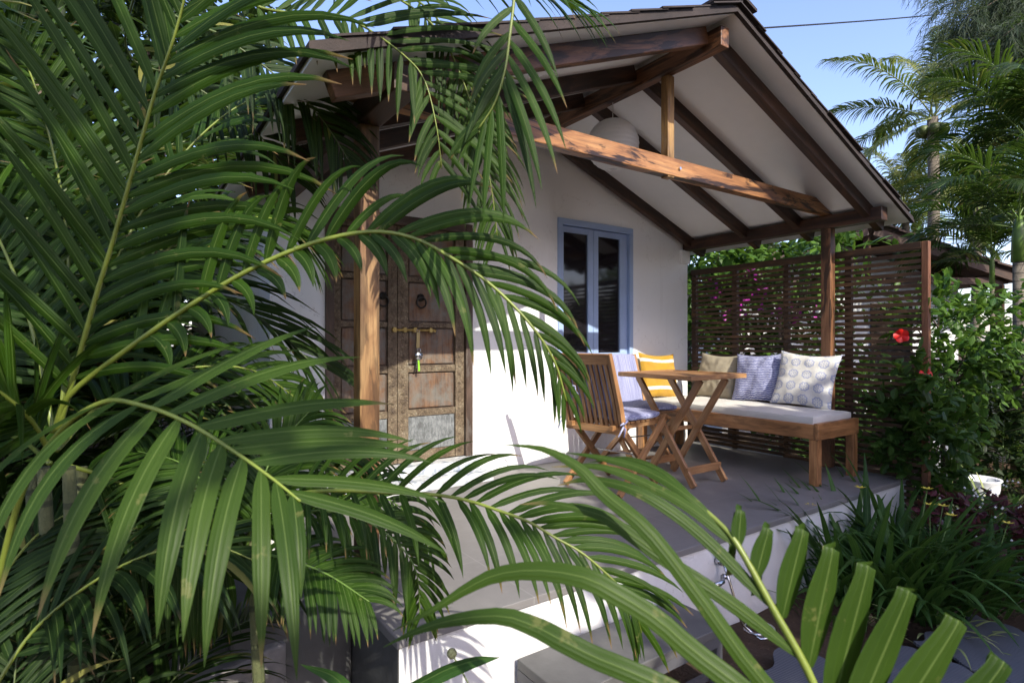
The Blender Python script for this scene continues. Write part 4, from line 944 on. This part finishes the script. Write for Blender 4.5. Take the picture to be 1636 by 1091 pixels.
# ---- background trees
random.seed(40)
BT=[(-7,14,7,'broad dark tree far behind the palms at left'),(-2.5,15,8,'tall leafy tree behind the cottage, left of its ridge'),(-11,9,6,'dense tree at the far left behind the palms'),(3,19,6,'leafy tree hidden low behind the cottage roof'),(14,12,3.6,'rounded tree beyond the hut to the left'),(19,8,4.0,'rounded tree beyond the hut to the right'),(17,1,3.6,'leafy tree behind the right edge palms'),(13,-2,3.4,'leafy tree at the far right behind the garden wall'),(-4.5,6.5,4.2,'dark broad leaved tree close behind the left palms'),(11,14,3.2,'green tree seen through the gap under the porch beam')]
for (u,v,d_,rr_,n_,lb) in ((60,120,10,2.6,3600,'tall dark tree filling the sky behind the upright palm frond'),(250,60,12,2.8,3600,'tall dark tree behind the roof edge at the upper left'),(400,230,10,1.3,1500,'dark leafy tree just behind the cottage side wall'),(120,400,9,2.2,3000,'dark mass of leaves on a tree low behind the left palms'),(-80,250,8,2.0,2400,'dark tree beyond the left edge of the view')):
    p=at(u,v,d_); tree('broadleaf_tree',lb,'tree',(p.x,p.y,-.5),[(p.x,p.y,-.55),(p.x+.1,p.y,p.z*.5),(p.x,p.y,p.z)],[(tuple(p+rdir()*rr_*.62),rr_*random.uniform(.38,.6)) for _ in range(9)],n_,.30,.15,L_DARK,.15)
for x,y,h,lb in BT:
    r=h*.30; bl_=[((x+random.uniform(-1,1)*r*1.2,y+random.uniform(-1,1)*r*1.2,h*random.uniform(.35,.95)-.5),r*random.uniform(.55,.95)) for _ in range(10)]
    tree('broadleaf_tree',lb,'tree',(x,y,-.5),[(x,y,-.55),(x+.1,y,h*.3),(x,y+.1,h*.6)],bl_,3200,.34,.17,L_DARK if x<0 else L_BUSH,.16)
# ---- trees behind the viewer whose shade falls on the right of the porch
x,y=4.6,-3.1
tree('shade_tree','leafy tree standing behind the viewer that shades the right of the porch','tree',(x,y,-.5),[(x,y,-.55),(x,y,1.2),(x+.1,y,2.6)],[((2.05,y,3.45),.42),((2.5,y,3.5),.5),((3.1,y,3.4),.6),((3.1,y,4.15),.45),((3.8,y,3.3),.6),((3.7,y,3.95),.5),((4.4,y,3.3),.6),((4.5,y,3.85),.42),((5.1,y,3.4),.5),((3.5,y,2.7),.6),((4.6,y,2.6),.6),((5.4,y,2.7),.5),((2.7,y,4.4),.3)],9000,.2,.1,L_BUSH,.12)
x,y=-.3,-3.0
tree('shade_tree','leafy tree standing behind the viewer that dapples the palms at left','tree',(x-.6,y,-.5),[(x-.6,y,-.55),(x-.6,y,1.8),(x-.4,y,3.6)],[((x-1.5,y,4.0),.8),((x-.9,y+.2,5.0),.8),((x-.3,y,4.4),.5),((x-.4,y,5.6),.5),((x-1.8,y,5.8),.7),((x+.25,y,4.0),.35),((x+.0,y,6.6),.3),((x-2.4,y,4.8),.7)],2000,.2,.1,L_BUSH,.12)
for x,y,h,lb in ((-6,-7,2.9,'unseen tree added behind the viewer to the far left to block sky light'),(-1,-8.5,2.9,'unseen tree added behind the viewer, just left of the middle, to block sky light'),(4,-8,3.4,'unseen tree added behind the viewer, beyond the shade tree, to block sky light'),(9,-7,4.0,'unseen tree added behind the viewer on the right to block sky light'),(13,-5,4.0,'unseen tree added behind the viewer at the far right to block sky light')):  # unseen trees added to hold low sky light off the porch front
    bl_=[((x+random.uniform(-2,2),y+random.uniform(-.8,.8),h*random.uniform(.15,.78)-.3),1.1) for _ in range(9)]
    tree('broadleaf_tree',lb,'tree',(x,y,-.5),[(x,y,-.55),(x+.1,y,h*.3),(x,y+.1,h*.6)],bl_,2600,.4,.22,L_BUSH,.16)
# ---- strappy clumps
random.seed(17)
def clump(label,base,n,L,W,lm,name='strap_leaf_plant',spread=.2,up=1.6,flowers=0,cat='plant',droop=1.3,fm=None):
    t=thing(name,label,cat,base); mb=MB()
    for i in range(n):
        a=random.random()*6.28; r=spread*math.sqrt(random.random()); p=V((r*math.cos(a),r*math.sin(a),0))
        a2=a+random.uniform(-.8,.8); d=V((math.cos(a2),math.sin(a2),up*random.uniform(.5,1.7)))
        pts,wv=leafcurve(p,d,V((-math.cos(a2)*.9,-math.sin(a2)*.9,.5)),L*random.uniform(.6,1.15),droop*random.uniform(.4,1.5),9); mb.strip(pts,wv,W*random.uniform(.7,1.2),prof_strap,.15,random.random())
    mb.build('leaves',lm,t,smooth=True)
    for i in range(flowers):
        f=MB(); a=random.random()*6.28; q_=V((math.cos(a)*spread,math.sin(a)*spread,0)); e=q_*1.5+UP*L*random.uniform(.6,.8)
        f.tube([q_,(q_+e)/2+rdir()*.02,e],.003,5,mi=1)
        for k_ in range(6): leafblade(f,e,(V((math.cos(k_*1.05),math.sin(k_*1.05),.4))),UP,.035,.016,0,.3,3)
        f.build('flower',[fm or YELF,STEMG],t,smooth=True)
    return t
for u,v,d_,n,L,fl,lb in ((1350,900,3.55,46,.55,1,'strappy green clump at the porch corner, left of the others'),(1410,930,3.4,60,.62,3,'tall strappy clump with small yellow flowers before the screen end'),(1470,950,3.3,50,.50,1,'arching strappy clump in the middle of the planted bed'),(1540,960,3.4,40,.45,1,'low arching strappy clump toward the right of the bed'),(1440,860,3.9,44,.60,2,'upright strappy clump close below the hibiscus stems'),(1600,950,3.6,34,.42,0,'low strappy clump at the lower right edge')):
    p=at(u,v,d_); clump(lb,(p.x,p.y,-.5),int(n*1.5),L*1.3,.037,L_IRIS,flowers=fl,spread=.26)
p=at(1560,850,4.45); clump('yellow striped grass clump between the white pots',(p.x,p.y,-.5),46,.55,.022,L_VAR,'variegated_grass')
p=at(1600,880,4.9); clump('second yellow striped grass clump at the right edge',(p.x,p.y,-.5),30,.5,.022,L_VAR,'variegated_grass')
p=at(1480,1000,3.0); clump('small pale striped grass clump low on the bare soil',(p.x,p.y,-.5),26,.30,.014,L_VAR,'variegated_grass',up=.7)
p=at(1330,985,3.2); clump('thin grassy tuft near the hose on the soil',(p.x,p.y,-.5),24,.32,.012,L_IRIS,'grass_tuft',up=1.4)
p=at(1580,800,4.3); clump('broad upright leaved plant near the right edge',(p.x,p.y,-.5),16,.55,.085,L_HIB,'broad_leaf_plant',.12,2.2)
def redplant(lb,u,v,d_,n):
    p=at(u,v,d_); t=thing('red_leaf_plant',lb,'plant',(p.x,p.y,-.5)); mb=MB(); crown(mb,[(V((0,0,.25)),.22),(V((.2,-.1,.2)),.18),(V((-.15,.1,.3)),.16)],n,.08,.045); mb.build('foliage',L_RED,t,smooth=True)
    f=MB()
    for i in range(60):
        q_=V((0.05,0,.28))+rdir(.3)*.30; f.lathe(q_,[(.001,-.008),(.008,0),(.001,.008)],6)
    tag(f.build('buds',WHF,t),kind='stuff')
redplant('dark red leaved plant dotted with white buds at the right edge',1610,850,3.9,500); redplant('smaller dark red leaved plant low in the bed',1560,900,3.7,260)
# ground litter of low leaves in the bed
mb=MB(); random.seed(77)
for i in range(2600):
    u=random.uniform(1330,1700); 
    x=random.uniform(3.3,8.5); y=random.uniform(-.3,2.6)
    if x<5.2 and y>1.8: continue
    if (x-3.3)<.9 and y<1.25: continue
    leafblade(mb,(x,y,bedz(x,y)+.02),(rdir(.9)),UP,random.uniform(.06,.16),.03,random.random(),.6,3)
for i in range(2600):
    x=random.uniform(-2.5,.7); y=random.uniform(1.3,7.5)
    leafblade(mb,(x,y,bedz(x,y)+.02),(rdir(.9)),UP,random.uniform(.06,.2),.03,random.random(),.6,3)
tag(mb.build('ground_cover',L_BUSH,smooth=True),'low leafy ground cover scattered over the soil beds','ground cover',kind='stuff')
mb=MB()
for i in range(3600):
    x=random.uniform(-2,7); y=random.uniform(-.5,6)
    if .3<x<5 and y>1.5: continue
    if i%2: x=random.uniform(-2,.3); y=random.uniform(1.2,5)
    s_=random.uniform(.02,.07); q_=V((x,y,bedz(x,y)+.008)); leafblade(mb,q_,rdir().cross(UP)+UP*.15,UP,s_*1.8,s_*.7,random.random(),-.2,3)
q=M('dry_leaf'); X=q.xyz(q.gc()); q.bsdf(q.mix(q.m('FRACT',q.m('MULTIPLY',X[2],5)),(.10,.06,.035),(.28,.20,.12)),.8)
tag(mb.build('leaf_litter',q.mat),'dry brown fallen leaves strewn on the soil','leaf litter',kind='stuff')
# seed head and agave leaf at the bottom
p0=at(760,1200,1.35); p1=at(722,1043,1.42); t=thing('seed_head_plant','single round green seed head on a thin stalk before the white porch wall','plant',gz(p0)); B=V(t.location)
c=MB(); c.tube([p0-B-UP*.5,p0-B,at(748,1090,1.4)-B,p1-B],.0022,6); c.build('stalk',STEMD,t)
c=MB(); c.lathe(p1-B,[(.001,-.0125),(.008,-.010),(.012,-.004),(.0128,.003),(.009,.0095),(.001,.0125)],14); c.build('seed_head',flat('seed_green',(.16,.17,.09),.8,0,.5,200,1),t,smooth=True)
t=thing('agave_plant','dark pointed leaf rising at the bottom edge before the white porch wall','plant',gz(at(560,1200,1.3))); B=V(t.location); mb=MB()
blade(mb,[q_-B for q_ in A((560,1250,1.3),(620,1130,1.28),(690,1080,1.27),(750,1056,1.26),(798,1049,1.26))],.042,UP+TOCAM*.4,.3,prof_strap,.2)
blade(mb,[q_-B for q_ in A((555,1260,1.3),(570,1150,1.35),(540,1085,1.42),(480,1060,1.45))],.04,UP+TOCAM*.4,.6,prof_strap,.2)
blade(mb,[q_-B for q_ in A((565,1260,1.3),(600,1180,1.2),(680,1130,1.15),(760,1120,1.12))],.04,UP+TOCAM*.4,.8,prof_strap,.2)
mb.build('leaves',L_IRIS,t,smooth=True)
# ================================================================ LIGHT, SKY, CAMERA
sd=V((.11,1.46,-1.10)).normalized()
sun=bpy.data.lights.new('sun','SUN'); sun.energy=2.5; sun.angle=R(.5); sun.color=(1,.95,.82)
so=bpy.data.objects.new('sun',sun); COL.objects.link(so); so.rotation_euler=sd.to_track_quat('-Z','Y').to_euler()
wd=bpy.data.worlds.new('World'); sc.world=wd; wd.use_nodes=True; nt=wd.node_tree
sky=nt.nodes.new('ShaderNodeTexSky'); sky.sky_type='NISHITA'; sky.sun_disc=False
tosun=-sd; sky.sun_elevation=math.asin(tosun.z); sky.sun_rotation=math.atan2(tosun.x,tosun.y)
sky.air_density=1.0; sky.dust_density=1.3; sky.ozone_density=5.5
bgd=nt.nodes['Background']; mx=nt.nodes.new('ShaderNodeMix'); mx.data_type='RGBA'; mx.blend_type='MULTIPLY'; mx.inputs[0].default_value=1; mx.inputs[7].default_value=(1.26,1.01,.96,1); nt.links.new(sky.outputs[0],mx.inputs[6]); nt.links.new(mx.outputs[2],bgd.inputs[0]); bgd.inputs[1].default_value=.15
cam=bpy.data.cameras.new('camera'); co=bpy.data.objects.new('camera',cam); COL.objects.link(co)
co.location=(0,0,EYE); co.rotation_euler=(R(90),0,-TH); cam.sensor_width=36; cam.lens=FPX/1636*36; cam.clip_start=.05; cam.clip_end=600
cam.dof.use_dof=True; cam.dof.focus_distance=3.8; cam.dof.aperture_fstop=6.3
sc.camera=co
sc.view_settings.view_transform='Standard'; sc.view_settings.look='None'; sc.view_settings.gamma=1; sc.view_settings.exposure=1.42
sc.render.resolution_x=1024; sc.render.resolution_y=682
